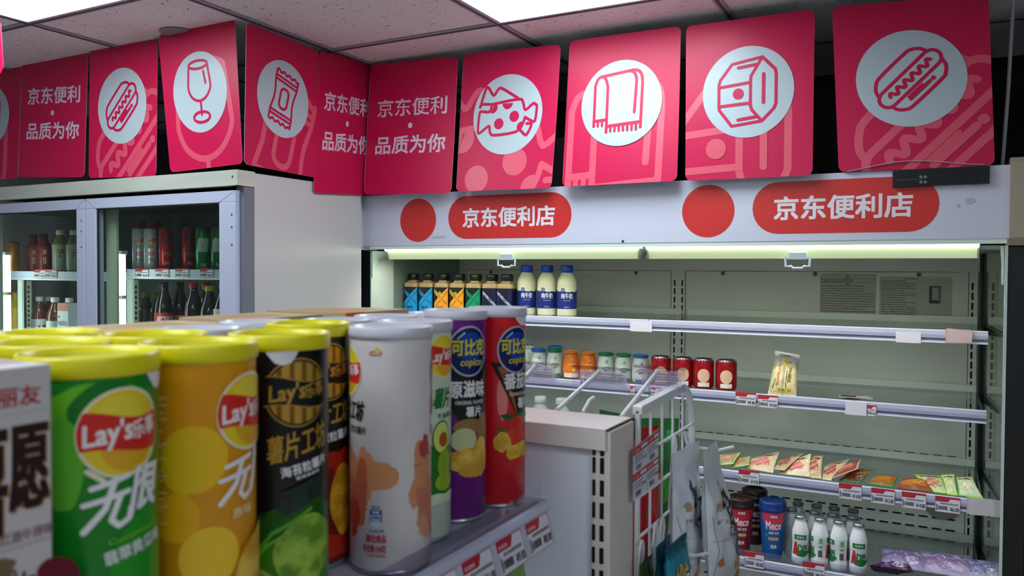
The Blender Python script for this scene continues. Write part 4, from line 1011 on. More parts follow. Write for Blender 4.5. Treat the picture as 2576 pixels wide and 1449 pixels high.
# white-capped bottles at the left of the third shelf
wb = None
for i, px in enumerate((1359, 1413, 1310)):
    y = 2.475; p = at(px, 1010, y=y); ztop = min(at(px, 997+(i == 1)*6, y=y).z, 1.1745-.003*i); loc = (p.x, y, SHELF[2][0]+.0015); h = ztop-loc[2]
    lb = 'white bottle with white cap seen above the gondola top, '+('left one of two', 'right one of two', 'hidden one further left')[i]
    if i == 2: continue
    if wb is None:
        t = thing('white_bottle', lb, 'bottle', loc, 0, 'white-capped bottles on the third shelf')
        MB().lathe([(.028, 0), (.031, .004), (.031, h-.062), (.0295, h-.050), (.025, h-.038), (.018, h-.029), (.015, h-.025), (.0145, h-.018)], M((206, 214, 212), .3), 36).build('bottle_body', t)
        MB().lathe([(.019, h-.020), (.020, h-.018), (.020, h-.003), (.018, h)], M((226, 230, 230), .35), 36).build('cap', t); wb = t
    else: place(wb, True, loc, 0, lb, 'white-capped bottles on the third shelf')

# ------------------------------------------------------------------ drinks in the fridge
FYI = 1.93
def fat(px, py=640, y=FYI): return at(px, py, y=y)
def c_silver(A, r, h):
    rd_ = M((190, 40, 50), .35); A.circ(-.002, h*.72, .008, M((240, 190, 60), .35)); A.blob(.004, h*.72, .012, .006, rd_, 2, .3); A.text('红牛', -.010, h*.38, .010, h*.48, rd_, bold=.03); A.text('EXTRA', -.010, h*.28, .010, h*.33, M((60, 50, 60), .4)); A.text('BULL', -.009, h*.56, .009, h*.62, rd_, bold=.04)
def c_red(A, r, h):
    A.text('可乐', -.014, h*.68, .014, h*.88, M((40, 8, 16), .35), bold=.03, shear=.2); A.rect(-.015, h*.44, .02, h*.45, M((200, 190, 60), .35)); A.rect(-.012, h*.40, .02, h*.41, M((60, 160, 70), .35)); A.text('ZERO', -.010, h*.2, .010, h*.26, M((214, 190, 190), .4))
def c_green(A, r, h):
    A.text('雪碧', -.018, h*.48, .018, h*.78, M((226, 240, 226), .35), bold=.05, shear=.15); A.text('汽水', -.008, h*.15, .008, h*.24, M((226, 240, 226), .35))
G3 = 'tall cans on the upper fridge shelf'
for px, y, c, a, lb in [(350, 1.93, (186, 190, 196), c_silver, 'silver slim can, left one of two behind the right fridge door'), (380, 1.91, (196, 200, 206), c_silver, 'silver slim can, right one of two behind the right fridge door'),
                     (418, 1.91, (176, 22, 34), c_red, 'red slim can next to the silver cans in the fridge'), (476, 1.93, (160, 20, 32), c_red, 'red slim can next to the green cans in the fridge'),
                     (511, 1.91, (10, 140, 60), c_green, 'green slim can, left one of two in the fridge'), (549, 1.92, (10, 130, 56), c_green, 'green slim can at the right edge of the fridge glass')]:
    p = fat(px, y=y); can('slim_can', lb, 'can', (p.x, y, ZF+.0008), face((p.x, y), 0), .0235, at(px, 574, y=y).z-ZF, c, a, G3)
for px, c, lb in ((362, (150, 24, 34), 'dark red can standing behind the left silver can'), (388, (176, 24, 40), 'dark red can standing behind the right silver can')):
    p = fat(px, y=2.05); can('slim_can', lb, 'can', (p.x, 2.05, ZF+.0008), 0, .026, at(px, 556, y=2.05).z-ZF, c, lambda A, r, h: A, G3)
def pet(nm, lb, px, y, topy, liq, capc, lab, lt, grp, base=None, r=.031, white=None, text='可口可乐', tcol=(230, 226, 226), du=.005):
    base = (ZL if base is None else base)+.0008
    p = fat(px, y=y); h = at(px, topy, y=y).z-base
    t = thing(nm, lb, 'bottle', (p.x, y, base), face((p.x, y), 8), grp)
    lm = M(liq, .12, coat=.8)
    prof = smooth_prof([(r*.8, 0), (r, .006), (r, .045), (r*.93, .06), (r, .075), (r*.98, h*.60), (r*.86, h*.72), (r*.5, h*.86), (.0125, h*.91), (.0125, h-.014)], 4)
    mb = MB().lathe(prof, lm, 36); A = Art(3e-5, 9e-4); A.rect(-PI*r, lab[0]*h, PI*r, lab[1]*h, M(lt, .35))
    if text: A.text(text, -r*.95, (lab[0]*.7+lab[1]*.3)*h, r*.95, (lab[0]*.25+lab[1]*.75)*h, M(tcol, .4), bold=.03, shear=.2)
    if white: white(A, r, h)
    A.apply(mb, cyl(r), du); mb.build('bottle_body', t)
    MB().lathe([(.0145, h-.018), (.015, h-.016), (.015, h-.002), (.013, h)], M(capc, .35), 30).build('cap', t)
G4 = 'soda bottles on the lower fridge shelf'
COLA = (22, 12, 10)
pet('soda_bottle', 'dark cola bottle with black cap and red label, leftmost in the right fridge door', 412, 1.91, 709, COLA, (22, 24, 28), (.42, .60), (170, 30, 36), G4)
pet('soda_bottle', 'dark cola bottle with black cap behind the leftmost cola bottle', 452, 1.985, 709, COLA, (22, 24, 28), (.42, .60), (110, 24, 30), G4)
pet('soda_bottle', 'cola bottle with red cap in the right fridge door', 487, 1.91, 710, COLA, (196, 30, 50), (.40, .57), (176, 36, 40), G4)
pet('soda_bottle', 'cola bottle with red cap standing behind the yellow-capped bottle', 518, 1.985, 709, COLA, (150, 26, 40), (.40, .57), (150, 30, 36), G4)
pet('soda_bottle', 'dark bottle with yellow cap in the right fridge door', 527, 1.90, 719, (12, 14, 12), (226, 200, 40), (.36, .44), (30, 40, 34), G4, text=None)
pet('soda_bottle', 'bottle with red cap and white label at the right edge of the fridge glass', 562, 1.89, 711, (40, 24, 18), (200, 34, 40), (.34, .68), (214, 216, 214), G4, text='可乐', tcol=(180, 30, 40))
for px, c, lb in ((366, (120, 200, 40), 'bottle with lime green cap deep in the fridge, left one'), (396, (60, 120, 40), 'bottle with dark green cap deep in the fridge, right one')):
    pet('soda_bottle', lb, px, 2.07, 735, (40, 60, 40), c, (.3, .5), (40, 70, 44), G4, text=None)
G5 = 'tea bottles in the left fridge door'
def teaw(A, r, h): A.circ(.010, h*.42, .006, M((90, 60, 50), .4)); A.text('茶', -.012, h*.30, -.002, h*.44, M((80, 84, 88), .4)); A.rect(-PI*r, 0.004, PI*r, h*.16, M((214, 150, 146), .4))
for i, (px, y, ty) in enumerate(((99, 1.93, 746), (124, 1.99, 746), (138, 1.885, 748), (174, 1.965, 749))):
    pet('tea_bottle', 'amber tea bottle with white cap and label, %s from left in lower left door' % ord_[i], px, y, ty, (104, 50, 26), (222, 224, 220), (.16, .56), (206, 210, 210), G5, base=ZL, r=.030, white=teaw, text=None)
def tallw(A, r, h): A.rect(-PI*r, h*.70, PI*r, h*.86, M((190, 40, 46), .35)); A.text('电解质水', -.024, h*.50, .024, h*.58, M((30, 40, 56), .4), bold=.03)
p = fat(190, y=1.90)
t = thing('carton_drink', 'white drink carton with red top band at the left door\'s right edge', 'carton', (p.x, 1.866, ZL+.0008), 0); h = at(185, 763, y=1.87).z-ZL
mb = MB().box((-.032, -.018, 0), (.032, .018, h), M((208, 214, 222), .35)); A = Art(3e-5, 1e-4); A.rect(-.032, h*.84, .032, h, M((196, 36, 44), .35)); A.circ(-.022, h*.72, .005, M((30, 40, 56), .4)); A.text('电解质水', -.028, h*.54, .028, h*.64, M((30, 40, 56), .4), bold=.03); A.text('补充水分', -.026, h*.46, .01, h*.50, M((30, 40, 56), .4)); A.apply(mb, lambda u, v, z: (u, -.018-z, v)); mb.build('carton_body', t)
def tea2(A, r, h): A.circ(0, h*.52, .011, M((170, 60, 50), .4)); A.text('茶', -.007, h*.46, .007, h*.58, M((226, 214, 200), .4)); A.text('红茶', -.006, h*.22, .006, h*.4, M((226, 200, 180), .4))
def tea3(A, r, h): A.text('元气', -.010, h*.36, .010, h*.56, M((70, 66, 60), .4)); A.circ(-.012, h*.52, .006, M((180, 140, 60), .4))
G6 = 'bottles on the upper shelf of the left fridge door'
for i, (px, y, ty, liq, lt, cc, w, lb) in enumerate([(84, 1.94, 590, (130, 44, 30), (130, 40, 34), (60, 30, 30), tea2, 'red-brown tea bottle, leftmost on the upper shelf of the left door'), (110, 1.93, 588, (130, 44, 30), (140, 44, 36), (60, 30, 30), tea2, 'red-brown tea bottle beside the white-labelled ones in the left door'),
    (152, 1.92, 579, (150, 130, 60), (168, 176, 160), (216, 220, 214), tea3, 'bottle with white cap and pale label on the upper shelf of the left door'), (187, 1.92, 579, (120, 120, 80), (150, 160, 150), (206, 210, 206), tea3, 'pale-labelled bottle with white cap half cut by the left door frame')]):
    pet('tea_bottle', lb, px, y, ty, liq, cc, (.06, .66), lt, G6, base=ZF, r=.027, white=w, text=None)
for px, c, lb in ((30, (170, 110, 30), 'amber can at the far left edge of the fridge glass'),):
    p = fat(px, y=1.90); can('slim_can', lb, 'can', (p.x, 1.90, ZF+.0008), 0, .026, .12, c, lambda A, r, h: A, G3)
pet('juice_bottle', 'orange and yellow juice bottle at the far left of the lower fridge shelf', 38, 1.97, 735, (214, 190, 60), (226, 150, 60), (.3, .7), (236, 190, 50), None, text=None)

# ------------------------------------------------------------------ chip shelf in the foreground
SZ = 1.275
cs = thing('gondola_shelf', 'grey metal shelf with clear front lip carrying the tall chip cans', 'shelf', (-.55, .3, 0))
sg = M((176, 178, 196), .4, .2, name='shelf_enamel')
mb = MB().box((-.74, -.6, SZ-.014), (-.412, .866, SZ-.0005), sg); mb.build('shelf_board', cs, world=True)
mb = MB().box((-.76, -.6, 0), (-.742, .866, 1.40), WPAINT); mb.build('back_board', cs, world=True)
mb = MB().box((-.74, -.6, .85), (-.44, .866, .864), sg); mb.build('lower_board', cs, world=True)
mb = MB(); xr = -.410
mb.prism([(0, SZ-.014), (0, SZ-.001), (.004, SZ+.004), (.010, SZ+.003), (.013, SZ-.002), (.011, SZ-.007), (.020, SZ-.040), (.018, SZ-.042), (.006, SZ-.012)], (xr, .845, 0), (1,0,0), (0,0,1), (0, -1.4, 0), RAIL)
r_ = mb.build('price_rail', cs, world=True)
mb = MB().box((xr-.0005, -.55, SZ), (xr+.0007, .846, SZ+.022), PLASTIC); mb.build('clear_lip', r_, world=True)
# tags on the sloping rail face
ux = Vector((0, 1, 0)); uy = Vector((-.009, 0, .033)).normalized()
for k, (pr, lb) in enumerate([('¥8.00', 'price tag at the far end of the chip shelf rail'), ('¥9.00', 'price tag reading ¥9.00, second from the far end of the chip shelf rail'), ('¥11.00', 'price tag reading ¥11.00, third from the far end of the chip shelf rail'),
                              ('¥9.00', 'price tag on the chip shelf rail below the white can, cut by the photo bottom'), ]):
    y0 = .782-.0665*k; A = Art(2e-5, 5e-5); tag_art(A, .056, .036, pr, 1)
    o = Vector((xr+.0205, y0, SZ-.0405)); fn = plane((0,0,0), ux, uy); mb = MB()
    mb.add([fn(*p) for p in ((0,0,-.0008), (.056,0,-.0008), (.056,.036,-.0008), (0,.036,-.0008), (0,0,0), (.056,0,0), (.056,.036,0), (0,.036,0))], [(0,3,2,1), (4,5,6,7), (0,1,5,4), (1,2,6,5), (2,3,7,6), (3,0,4,7)], TWH)
    A.apply(mb, fn); tag(mb.build('price_tag', loc=o), lb, 'price tag', 'price tags on the chip shelf rail')

GOLD = M((214, 166, 66), .3, .45, name='gold_foil'); GOLD2 = M((140, 96, 30), .3, .4)
chipY = noisy((206, 150, 30), (236, 196, 80), 60, .45, name='potato_chip'); chipG = noisy((96, 140, 30), (160, 190, 70), 70, .45, name='seaweed_chip'); chipB = noisy((190, 130, 20), (226, 170, 40), 60, .45, name='chili_chip')
YEL = M((236, 204, 40), .35); CREAM = M((240, 226, 200), .35); RIB = M((214, 42, 34), .35); WT = M((238, 234, 238), .35); KK = M((14, 14, 16), .28)
def lays(A, cx, cy, R, gold=False):
    if gold:
        A.circ(cx, cy, R, GOLD, n=48); A.circ(cx, cy, R*.96, KK, n=48); A.circ(cx, cy, R*.90, GOLD, n=48); c0 = A.clip; A.clip = circ_pts(cx, cy, R*.9, None, 32)
        for k in range(6): A.rect(cx-R+R*.36*k, cy-R, cx-R+R*.36*k+R*.14, cy+R, GOLD2)
        A.clip = c0
    else:
        A.circ(cx, cy, R, CREAM, n=48); A.circ(cx, cy, R*.93, YEL, n=48); A.circ(cx+R*.1, cy-R*.25, R*.62, M((228, 170, 36), .35), n=32); A.circ(cx-R*.1, cy+R*.35, R*.5, M((240, 214, 60), .35), n=30)
    c0 = A.clip; A.clip = circ_pts(cx, cy, R*(1.06 if gold else .97), None, 40)
    b = [(cx-R*1.2+R*2.4*i/20, cy+R*.40+R*.10*math.sin(i/20*2*PI+.6)) for i in range(21)]; d = [(x, y-R*.80-R*.06*math.cos(i*.3)) for i, (x, y) in enumerate(b)]
    A.poly(b+d[::-1], KK if gold else RIB)
    if gold: A.stroke(b, R*.03, GOLD); A.stroke(d, R*.03, GOLD)
    A.clip = c0; tc = GOLD if gold else WT
    A.text("Lay's", cx-R*.84, cy-R*.34, cx+R*.18, cy+R*.28, tc, bold=.03, shear=.12, rot=.10); A.text('乐事', cx+R*.18, cy-R*.16, cx+R*.84, cy+R*.26, tc, bold=.025, rot=.14)
LIDY = M((232, 218, 24), .32, name='yellow_lid'); LIDW = M((206, 202, 216), .3, name='frosted_lid'); FILM = M((206, 200, 90), .3)
TIN = M((170, 172, 182), .25, .8)
def chip_can(lb, x, y, d, r, h, col, art, lid='y', tab=None, grp='tall chip cans on the front shelf', tail=True):
    loc = (x, y, SZ+.0004); t = thing('chip_can', lb, 'chip can', loc, face(loc, d), grp)
    bm = M(col, .3)
    hb = h-(.011 if lid == 'y' else .009)
    mb = MB().lathe([(r-.0015, .0), (r+.0003, .0008), (r+.0003, .0030), (r-.0012, .0042)], TIN, 96); mb.lathe([(r-.0012, .0042), (r, .0052), (r, hb)], bm, 128, cap0=False)
    A = Art(3e-5, 1.2e-4); A.R = .3; A.clip = [(-PI*r, .0055), (PI*r, .0055), (PI*r, hb), (-PI*r, hb)]
    if art: art(A)
    A.apply(mb, cyl(r), .0022); mb.build('can_body', t)
    if lid == 'y':
        MB().lathe([(r+.0005, h-.0125), (r+.0014, h-.012), (r+.0019, h-.008), (r+.0017, h-.002), (r+.0010, h), (r-.0005, h-.0005), (r-.0018, h-.005)], LIDY, 96, cap1=False).lathe([(r-.0018, h-.0052), (r-.004, h-.0062), (.0005, h-.0062)], FILM, 64, cap0=False).build('lid', t)
    else:
        MB().lathe([(r+.0003, h-.0105), (r+.0015, h-.0102), (r+.0018, h-.006), (r+.0016, h-.001), (r+.0008, h), (r-.0012, h-.0003), (r-.0024, h-.003), (r-.006, h-.0036), (.0005, h-.0036)], LIDW, 96).build('lid', t)
    if tab is not None:
        A = Art(3e-5, 8e-4); A.poly([(tab-.014, hb+.001), (tab-.011, hb-.004), (tab-.006, hb-.010), (tab, hb-.012), (tab+.006, hb-.010), (tab+.010, hb-.004), (tab+.012, hb+.001)], M((226, 224, 232), .35))
        A.apply(MBt := MB(), cyl(r), .0022); MBt.build('seal_tab', t)
    return t
R1 = .0375
def a_green(A):
    A.blob(-.012, .194, .030, .016, M((110, 190, 40), .3), 3, .1); A.blob(-.006, .188, .022, .022, M((16, 116, 34), .3), 5, .15); A.blob(-.030, .165, .010, .028, M((96, 180, 50), .3), 7, .1)
    A.blob(.02, .08, .03, .05, M((40, 150, 40), .3), 9, .12); A.blob(-.05, .12, .012, .06, M((16, 96, 34), .3), 2, .1)
    lays(A, .002, .180, .0262)
    A.stroke([(-.018, .160), (-.010, .154)], .003, CREAM)
    A.stroke([(-.016, .150), (.004, .155)], .0032, WT); A.stroke([(-.020, .141), (.004, .146)], .0032, WT); A.stroke([(-.004, .153), (-.009, .138), (-.020, .126)], .0036, WT); A.stroke([(-.001, .144), (-.006, .131), (-.002, .127), (.004, .130), (.005, .136)], .0034, WT)
    A.stroke([(.010, .158), (.005, .132)], .0032, WT); A.text('艮', .012, .134, .026, .158, WT, bold=.05, shear=.25); A.stroke([(.010, .158), (.014, .154), (.010, .148)], .002, WT)
    A.text('Cucumber', -.008, .1185, .022, .122, M((130, 200, 60), .4), rot=.14); A.text('翡翠黄瓜味', -.010, .108, .028, .116, WT, bold=.02, rot=.16)
    A.blob(0, .05, .022, .03, chipY, 3, .1)
def a_yellow(A):
    am = M((228, 156, 10), .3); A.circ(-.046, .176, .018, M((226, 150, 14), .3)); A.circ(-.040, .150, .022, M((240, 186, 30), .3)); A.circ(-.052, .112, .016, M((238, 172, 20), .3)); A.circ(-.030, .085, .020, M((246, 196, 50), .3)); A.blob(-.046, .146, .014, .020, M((232, 190, 20), .3), 3, .1)
    for k, v in enumerate((.190, .1885, .185, .180, .176, .168, .160, .1575, .150, .142, .139, .136, .128, .124, .119, .116, .108)):
        A.rect(-.072+.002*(k % 3), v, -.057-.003*(k % 2), v+.0012, M((244, 214, 130), .4))
    for k in range(14): A.rect(-.070, .150+.0012*k, -.062, .1506+.0012*k, M((244, 214, 130), .4))
    lays(A, .0, .178, .0265)
    A.stroke([(-.020, .143), (.0, .148)], .003, WT); A.stroke([(-.024, .134), (.0, .139)], .003, WT); A.stroke([(-.008, .146), (-.013, .131), (-.024, .119)], .0034, WT); A.stroke([(-.005, .137), (-.010, .124), (-.006, .120), (.0, .124), (.001, .130)], .0032, WT)
    A.stroke([(.006, .151), (.001, .125)], .003, WT); A.text('原味', -.016, .108, .0, .115, M((246, 220, 160), .4), rot=.1)
    A.blob(.006, .070, .018, .030, chipY, 3, .1, rot=-.5); A.blob(-.016, .03, .03, .02, chipY, 5, .1)
def a_black(A):
    A.blob(.0, .055, .050, .045, M((30, 84, 14), .3), 2, .1); A.blob(.0, .04, .045, .035, M((60, 130, 20), .3), 4, .1); A.stroke([(-.040, .05), (-.020, .075), (.01, .09)], .003, M((90, 160, 40), .3)); A.stroke([(-.044, .04), (-.024, .066), (.0, .080)], .002, M((120, 180, 60), .3))
    lays(A, .0, .1805, .0262, True)
    A.text('薯片工坊', -.024, .132, .026, .152, GOLD, bold=.02, shear=.2, rot=.2); A.text('海苔粒薯片', -.014, .1195, .026, .1275, WT, bold=.03, rot=.16); A.text('香烤海苔味', -.003, .1155, .018, .1182, WT, rot=.16)
    A.poly([(-.016, .092), (-.014, .106), (.022, .117), (.022, .100), (-.010, .088)], noisy((10, 30, 22), (24, 50, 36), 90, .5, name='seaweed')); A.stroke([(-.040, .094), (-.026, .090)], .003, M((16, 40, 20), .4))
    A.blob(.006, .058, .024, .030, chipG, 8, .06, rot=-.4); A.blob(-.030, .030, .020, .018, chipG, 9, .08)
def a_chili(A):
    A.rect(-.2, 0, .2, .105, M((120, 22, 18), .3)); A.blob(.01, .098, .02, .012, M((180, 30, 24), .25), 4, .3); A.blob(.0, .02, .03, .012, M((190, 40, 24), .25), 7, .3)
    lays(A, -.006, .1805, .0262, True); A.text('薯片工坊', -.030, .132, .020, .152, GOLD, bold=.035, shear=.2, rot=.1); A.text('辣椒粒薯片', -.024, .117, .018, .126, WT, bold=.03, rot=.1)
    A.blob(.010, .062, .016, .034, chipB, 8, .05)
    for k in range(8): A.circ(.002+.002*k, .04+.006*((k*5) % 8), .0008, M((120, 60, 10), .4), n=8)
SPL = M((206, 138, 96), .35); SPL2 = M((192, 96, 72), .35)
def a_white(A):
    rm = M((170, 40, 62), .35)
    A.rr(-.020, .197, -.008, .2015, .002, rm); A.circ(-.012, .2025, .0025, M((236, 190, 60), .35)); A.text('百事食品', -.019, .1978, -.009, .2008, CREAM)
    A.blob(-.030, .088, .022, .030, SPL, 4, .5); A.blob(-.034, .070, .016, .022, SPL2, 6, .45); A.blob(-.042, .05, .01, .02, M((170, 50, 50), .35), 8, .2)
    A.blob(.036, .080, .016, .034, SPL, 11, .5); A.blob(.040, .056, .014, .024, M((198, 116, 96), .35), 12, .4); A.blob(.034, .040, .008, .010, M((206, 140, 116), .35), 5, .4)
    A.blob(.036, .112, .007, .012, M((176, 70, 70), .35), 3, .3); A.stroke([(.022, .096), (.030, .098)], .0008, M((70, 60, 60), .4))
    lays(A, -.052, .182, .0235); A.text('薯片工坊', -.066, .138, -.026, .156, KK, bold=.03, shear=.2); A.text('原切薯片', -.046, .126, -.023, .133, KK, bold=.02)
    lays(A, .070, .178, .0235); A.text('薯片', .047, .138, .070, .156, M((196, 70, 80), .35), bold=.03); A.text('番茄', .046, .122, .058, .130, M((196, 90, 100), .35), bold=.02)
    bl = M((26, 84, 146), .35); A.rr(-.0185, .048, -.0075, .060, .0015, bl); A.half(-.013, .049, .0055, PI, 2*PI, M((186, 200, 216), .35)); A.text('能量', -.016, .0565, -.010, .059, WT); A.text('837千焦', -.0175, .053, -.0085, .0555, WT); A.text('10%NRV', -.0175, .0495, -.0085, .052, WT); A.text('每份食用量', -.020, .0405, -.006, .0425, bl, arc=-.001); A.text('每份含', -.0165, .0615, -.0095, .0637, bl)
    A.text('膨化食品', -.022, .0305, -.004, .0375, rm, bold=.035); A.text('净含量:104克', -.0255, .0215, -.004, .0285, rm, bold=.03); A.text('请在阴凉干燥处存放', -.021, .0175, -.004, .0198, rm, bold=.02)
    A.circ(-.024, .0535, .0007, KK, n=8)
    for (p, q) in (((.0, .10), (.018, .14)), ((.004, .12), (.022, .15)), ((-.008, .15), (.004, .17))): A.stroke([p, q], .0003, M((206, 198, 204), .4))
def a_avo(A):
    G1 = M((24, 110, 34), .3); A.rect(-.2, .044, .2, .084, G1); A.blob(-.018, .082, .012, .022, G1, 4, .3); A.blob(.020, .080, .014, .020, G1, 6, .2)
    A.blob(.0, .044, .03, .006, M((206, 220, 190), .35), 7, .4); lays(A, .004, .187, .0225)
    A.text('薯片', -.010, .135, .014, .155, M((30, 120, 56), .35), bold=.04, shear=.2); A.text('牛油果味', -.006, .124, .018, .130, M((30, 120, 56), .35), bold=.02)
    A.circ(.0, .105, .0125, M((44, 84, 26), .3), .0175); A.circ(.0, .1055, .011, M((206, 214, 110), .3), .0155); A.circ(.002, .103, .0062, M((170, 86, 30), .25), .0075)
    A.circ(.004, .078, .010, M((136, 170, 30), .3), .015); A.circ(.004, .060, .013, M((150, 176, 40), .3), .009)
def oval(A, cx, cy, rx=.0245, ry=.0275):
    A.circ(cx, cy, rx, M((206, 208, 222), .25, .4), ry, n=44); A.circ(cx, cy, rx*.92, M((10, 26, 96), .25), ry*.93, n=44); A.circ(cx+.003, cy+.004, rx*.60, M((14, 66, 160), .25), ry*.60, n=30)
    A.stroke([(cx-rx*.55, cy+ry*.5), (cx-rx*.25, cy+ry*.72)], .002, M((150, 180, 226), .3))
    Y = M((222, 208, 40), .3); A.text('可比克', cx-rx*.80, cy-ry*.16, cx+rx*.84, cy+ry*.46, Y, bold=.04); A.text('copico', cx-rx*.42, cy-ry*.66, cx+rx*.66, cy-ry*.30, Y, shear=.15, bold=.02)
def a_purple(A):
    A.poly([(-.030, .172), (.034, .172), (.034, .120), (.012, .095), (-.004, .098), (-.030, .140)], KK)
    oval(A, .0, .186)
    A.text('原滋味', -.022, .136, .022, .154, WT, bold=.035); A.text('ORIGINAL FLAVOR', -.016, .1285, .020, .1325, WT); A.text('薯片', -.004, .115, .016, .126, WT, bold=.035)
    po = M((150, 112, 66), .35); A.circ(.0, .104, .018, po, .009); A.circ(-.006, .090, .015, M((196, 196, 150), .35), .013); A.circ(.020, .100, .010, po, .018); A.blob(.016, .070, .012, .022, chipY, 3, .1); A.blob(-.006, .068, .022, .012, chipY, 6, .1); A.blob(.006, .056, .018, .007, M((206, 150, 40), .35), 2, .1)
def a_red(A):
    A.blob(-.016, .130, .006, .030, M((236, 130, 130), .4), 3, .1); A.poly([(-.030, .168), (.050, .168), (.050, .100), (.020, .090), (.010, .090)], KK); A.poly([(-.022, .163), (-.008, .163), (-.006, .156), (-.016, .154), (-.002, .130), (.006, .100)], M((160, 90, 40), .35)); A.poly([(-.010, .160), (.04, .160), (.04, .110), (.014, .096)], KK)
    oval(A, .002, .182); A.text('番茄味', -.014, .137, .032, .155, WT, bold=.035); A.text('TOMATO FLAVOR', -.008, .1285, .030, .1325, WT); A.text('薯片', .004, .114, .024, .126, WT, bold=.035)
    A.blob(.004, .104, .018, .005, M((30, 90, 34), .35), 4, .4); A.circ(.004, .094, .014, M((206, 44, 30), .22), .011); A.circ(-.006, .080, .012, M((214, 60, 36), .22), .010); A.blob(-.016, .088, .006, .003, M((40, 110, 40), .35), 5, .4); A.blob(-.016, .076, .010, .012, chipY, 3, .1); A.blob(.008, .062, .020, .012, chipY, 6, .1); A.blob(.008, .052, .018, .005, M((200, 30, 30), .35), 6, .1)
chip_can('bright green chip can with yellow lid and round yellow and red logo, nearest the box', -.45, .306, 25, R1, .2245, (22, 132, 34), a_green, tab=.030)
chip_can('amber yellow chip can with yellow lid between the green and black cans', -.4515, .388, 56, R1, .2245, (226, 152, 14), a_yellow)
chip_can('black chip can with yellow lid, gold logo and green chip picture', -.462, .476, 22, R1, .2245, (12, 12, 14), a_black, tab=-.012)
chip_can('black and dark red chip can with yellow lid, mostly behind the black one', -.524, .577, 40, R1, .2245, (14, 12, 12), a_chili)
chip_can('white chip can turned back to front, with orange splashes and small red writing', -.451, .608, 0, R1, .222, (222, 212, 214), a_white, 'w')
chip_can('pale green chip can with avocado picture, between the white and purple cans', -.477, .684, 46, R1, .222, (204, 216, 196), a_avo, 'w', tab=-.030)
chip_can('purple chip can with blue oval logo and potato picture', -.475, .761, 26, .0335, .230, (112, 22, 126), a_purple, 'w')
chip_can('bright red chip can with blue oval logo and tomato picture, last in the row', -.462, .8325, 38, .0335, .230, (214, 20, 34), a_red, 'w', tab=.012)
# cans behind the front row: mostly lids show
y1, w1, k1 = None, None, None
def rowcan(lid, x, y, lb, col):
    chip_can(lb, x, y, 0, R1 if lid == 'y' else .0345, .2245 if lid == 'y' else .2225, col, None, lid, grp='chip cans behind the front row')
for i, (x, y, c, lb) in enumerate([(-.536, .335, (22, 132, 34), 'green chip can with yellow lid directly behind the front green can'), (-.536, .418, (226, 152, 14), 'amber chip can with yellow lid behind the front amber can'),
      (-.619, .300, (22, 132, 34), 'green chip can with yellow lid at the rear left of the shelf'), (-.619, .385, (226, 152, 14), 'amber chip can with yellow lid in the rear row beside the tan cartons'), (-.70, .33, (22, 132, 34), 'green chip can with yellow lid against the shelf back'), (-.546, .250, (22, 132, 34), 'green chip can with yellow lid at the left photo edge, behind the box'), (-.619, .206, (22, 132, 34), 'yellow-lidded chip can furthest left in the rear row')]):
    rowcan('y', x, y, lb, c)
for i, (x, y, lb) in enumerate([(-.573, .493, 'white-lidded chip can behind the black can'), (-.601, .588, 'white-lidded chip can second along behind the front row'), (-.552, .652, 'white-lidded chip can behind the white can'), (-.552, .735, 'white-lidded chip can behind the pale green can'), (-.534, .815, 'white-lidded chip can behind the purple can, furthest along')]):
    rowcan('w', x, y, lb, (214, 206, 210))
tanm = (196, 170, 130)
for i, (x0, x1, y0, y1_, zt_, lb) in enumerate([(-.735, -.645, .455, .60, 1.494, 'tan snack carton with orange edge, left one at the back of the chip shelf'), (-.735, -.640, .605, .73, 1.497, 'tan snack carton, middle one at the back of the chip shelf'), (-.735, -.610, .735, .86, 1.499, 'tan snack carton with orange flap, right one at the back of the chip shelf')]):
    mb = MB().box((x0, y0, SZ), (x1, y1_, zt_-.001), M(tanm, .55)); A = Art(); A.rect(x0+.01, y0+.01, x1-.03, y1_-.012, M((176, 146, 100), .55)); A.rect(x1-.02, y0, x1, y0+.04, M((222, 130, 30), .5)); A.rect(x0+.02, y1_-.03, x1-.01, y1_-.01, M((206, 184, 150), .5)); A.apply(mb, lambda u, v, z: (u, v, zt_-.001+z))
    B = Art(); B.rect(y0, zt_-.010, y0+.035, zt_-.001, M((222, 120, 24), .5)); B.apply(mb, lambda u, v, z: (x1+z, u, v)); tag(mb.build('snack_carton', world=True, loc=((x0+x1)/2, (y0+y1_)/2, SZ)), lb, 'carton', 'tan snack cartons')
# white snack box at the left edge
bx = thing('snack_box', 'white snack box with dark brown brush characters, nearest object at the left edge', 'box', (-.455, .185, SZ))
mb = MB().box((-.50, .10, SZ), (-.415, .2605, SZ+.224), M((206, 198, 200), .4)); A = Art(3e-5, 1e-4); A.R = .4; BR = M((44, 22, 18), .4); TN = M((190, 140, 100), .4)
A.text('好丽友', .120, .204, .1545, .214, M((170, 40, 60), .4), bold=.03, rot=.0); A.rect(.0, .200, .1605, .2004, M((180, 172, 176), .5))
for c_, o in ((TN, .0008), (BR, 0)): A.text('愿', .1385+o, .150-o, .158+o, .193-o, c_, bold=.03); A.text('薯', .112+o, .140-o, .136+o, .196-o, c_, bold=.03)
A.text('红酒牛排味', .133, .134, .1605, .140, M((140, 100, 110), .4)); A.rect(.133, .1315, .1605, .1319, M((140, 100, 110), .4))
A.blob(.160, .085, .020, .036, M((110, 20, 40), .4), 3, .1); A.blob(.132, .122, .010, .006, M((120, 96, 70), .4), 5, .2); A.text('非油炸', .110, .098, .1505, .118, M((226, 210, 220), .4), bold=.07); A.text('非油炸', .110, .098, .1505, .118, M((60, 26, 60), .4), bold=.025)
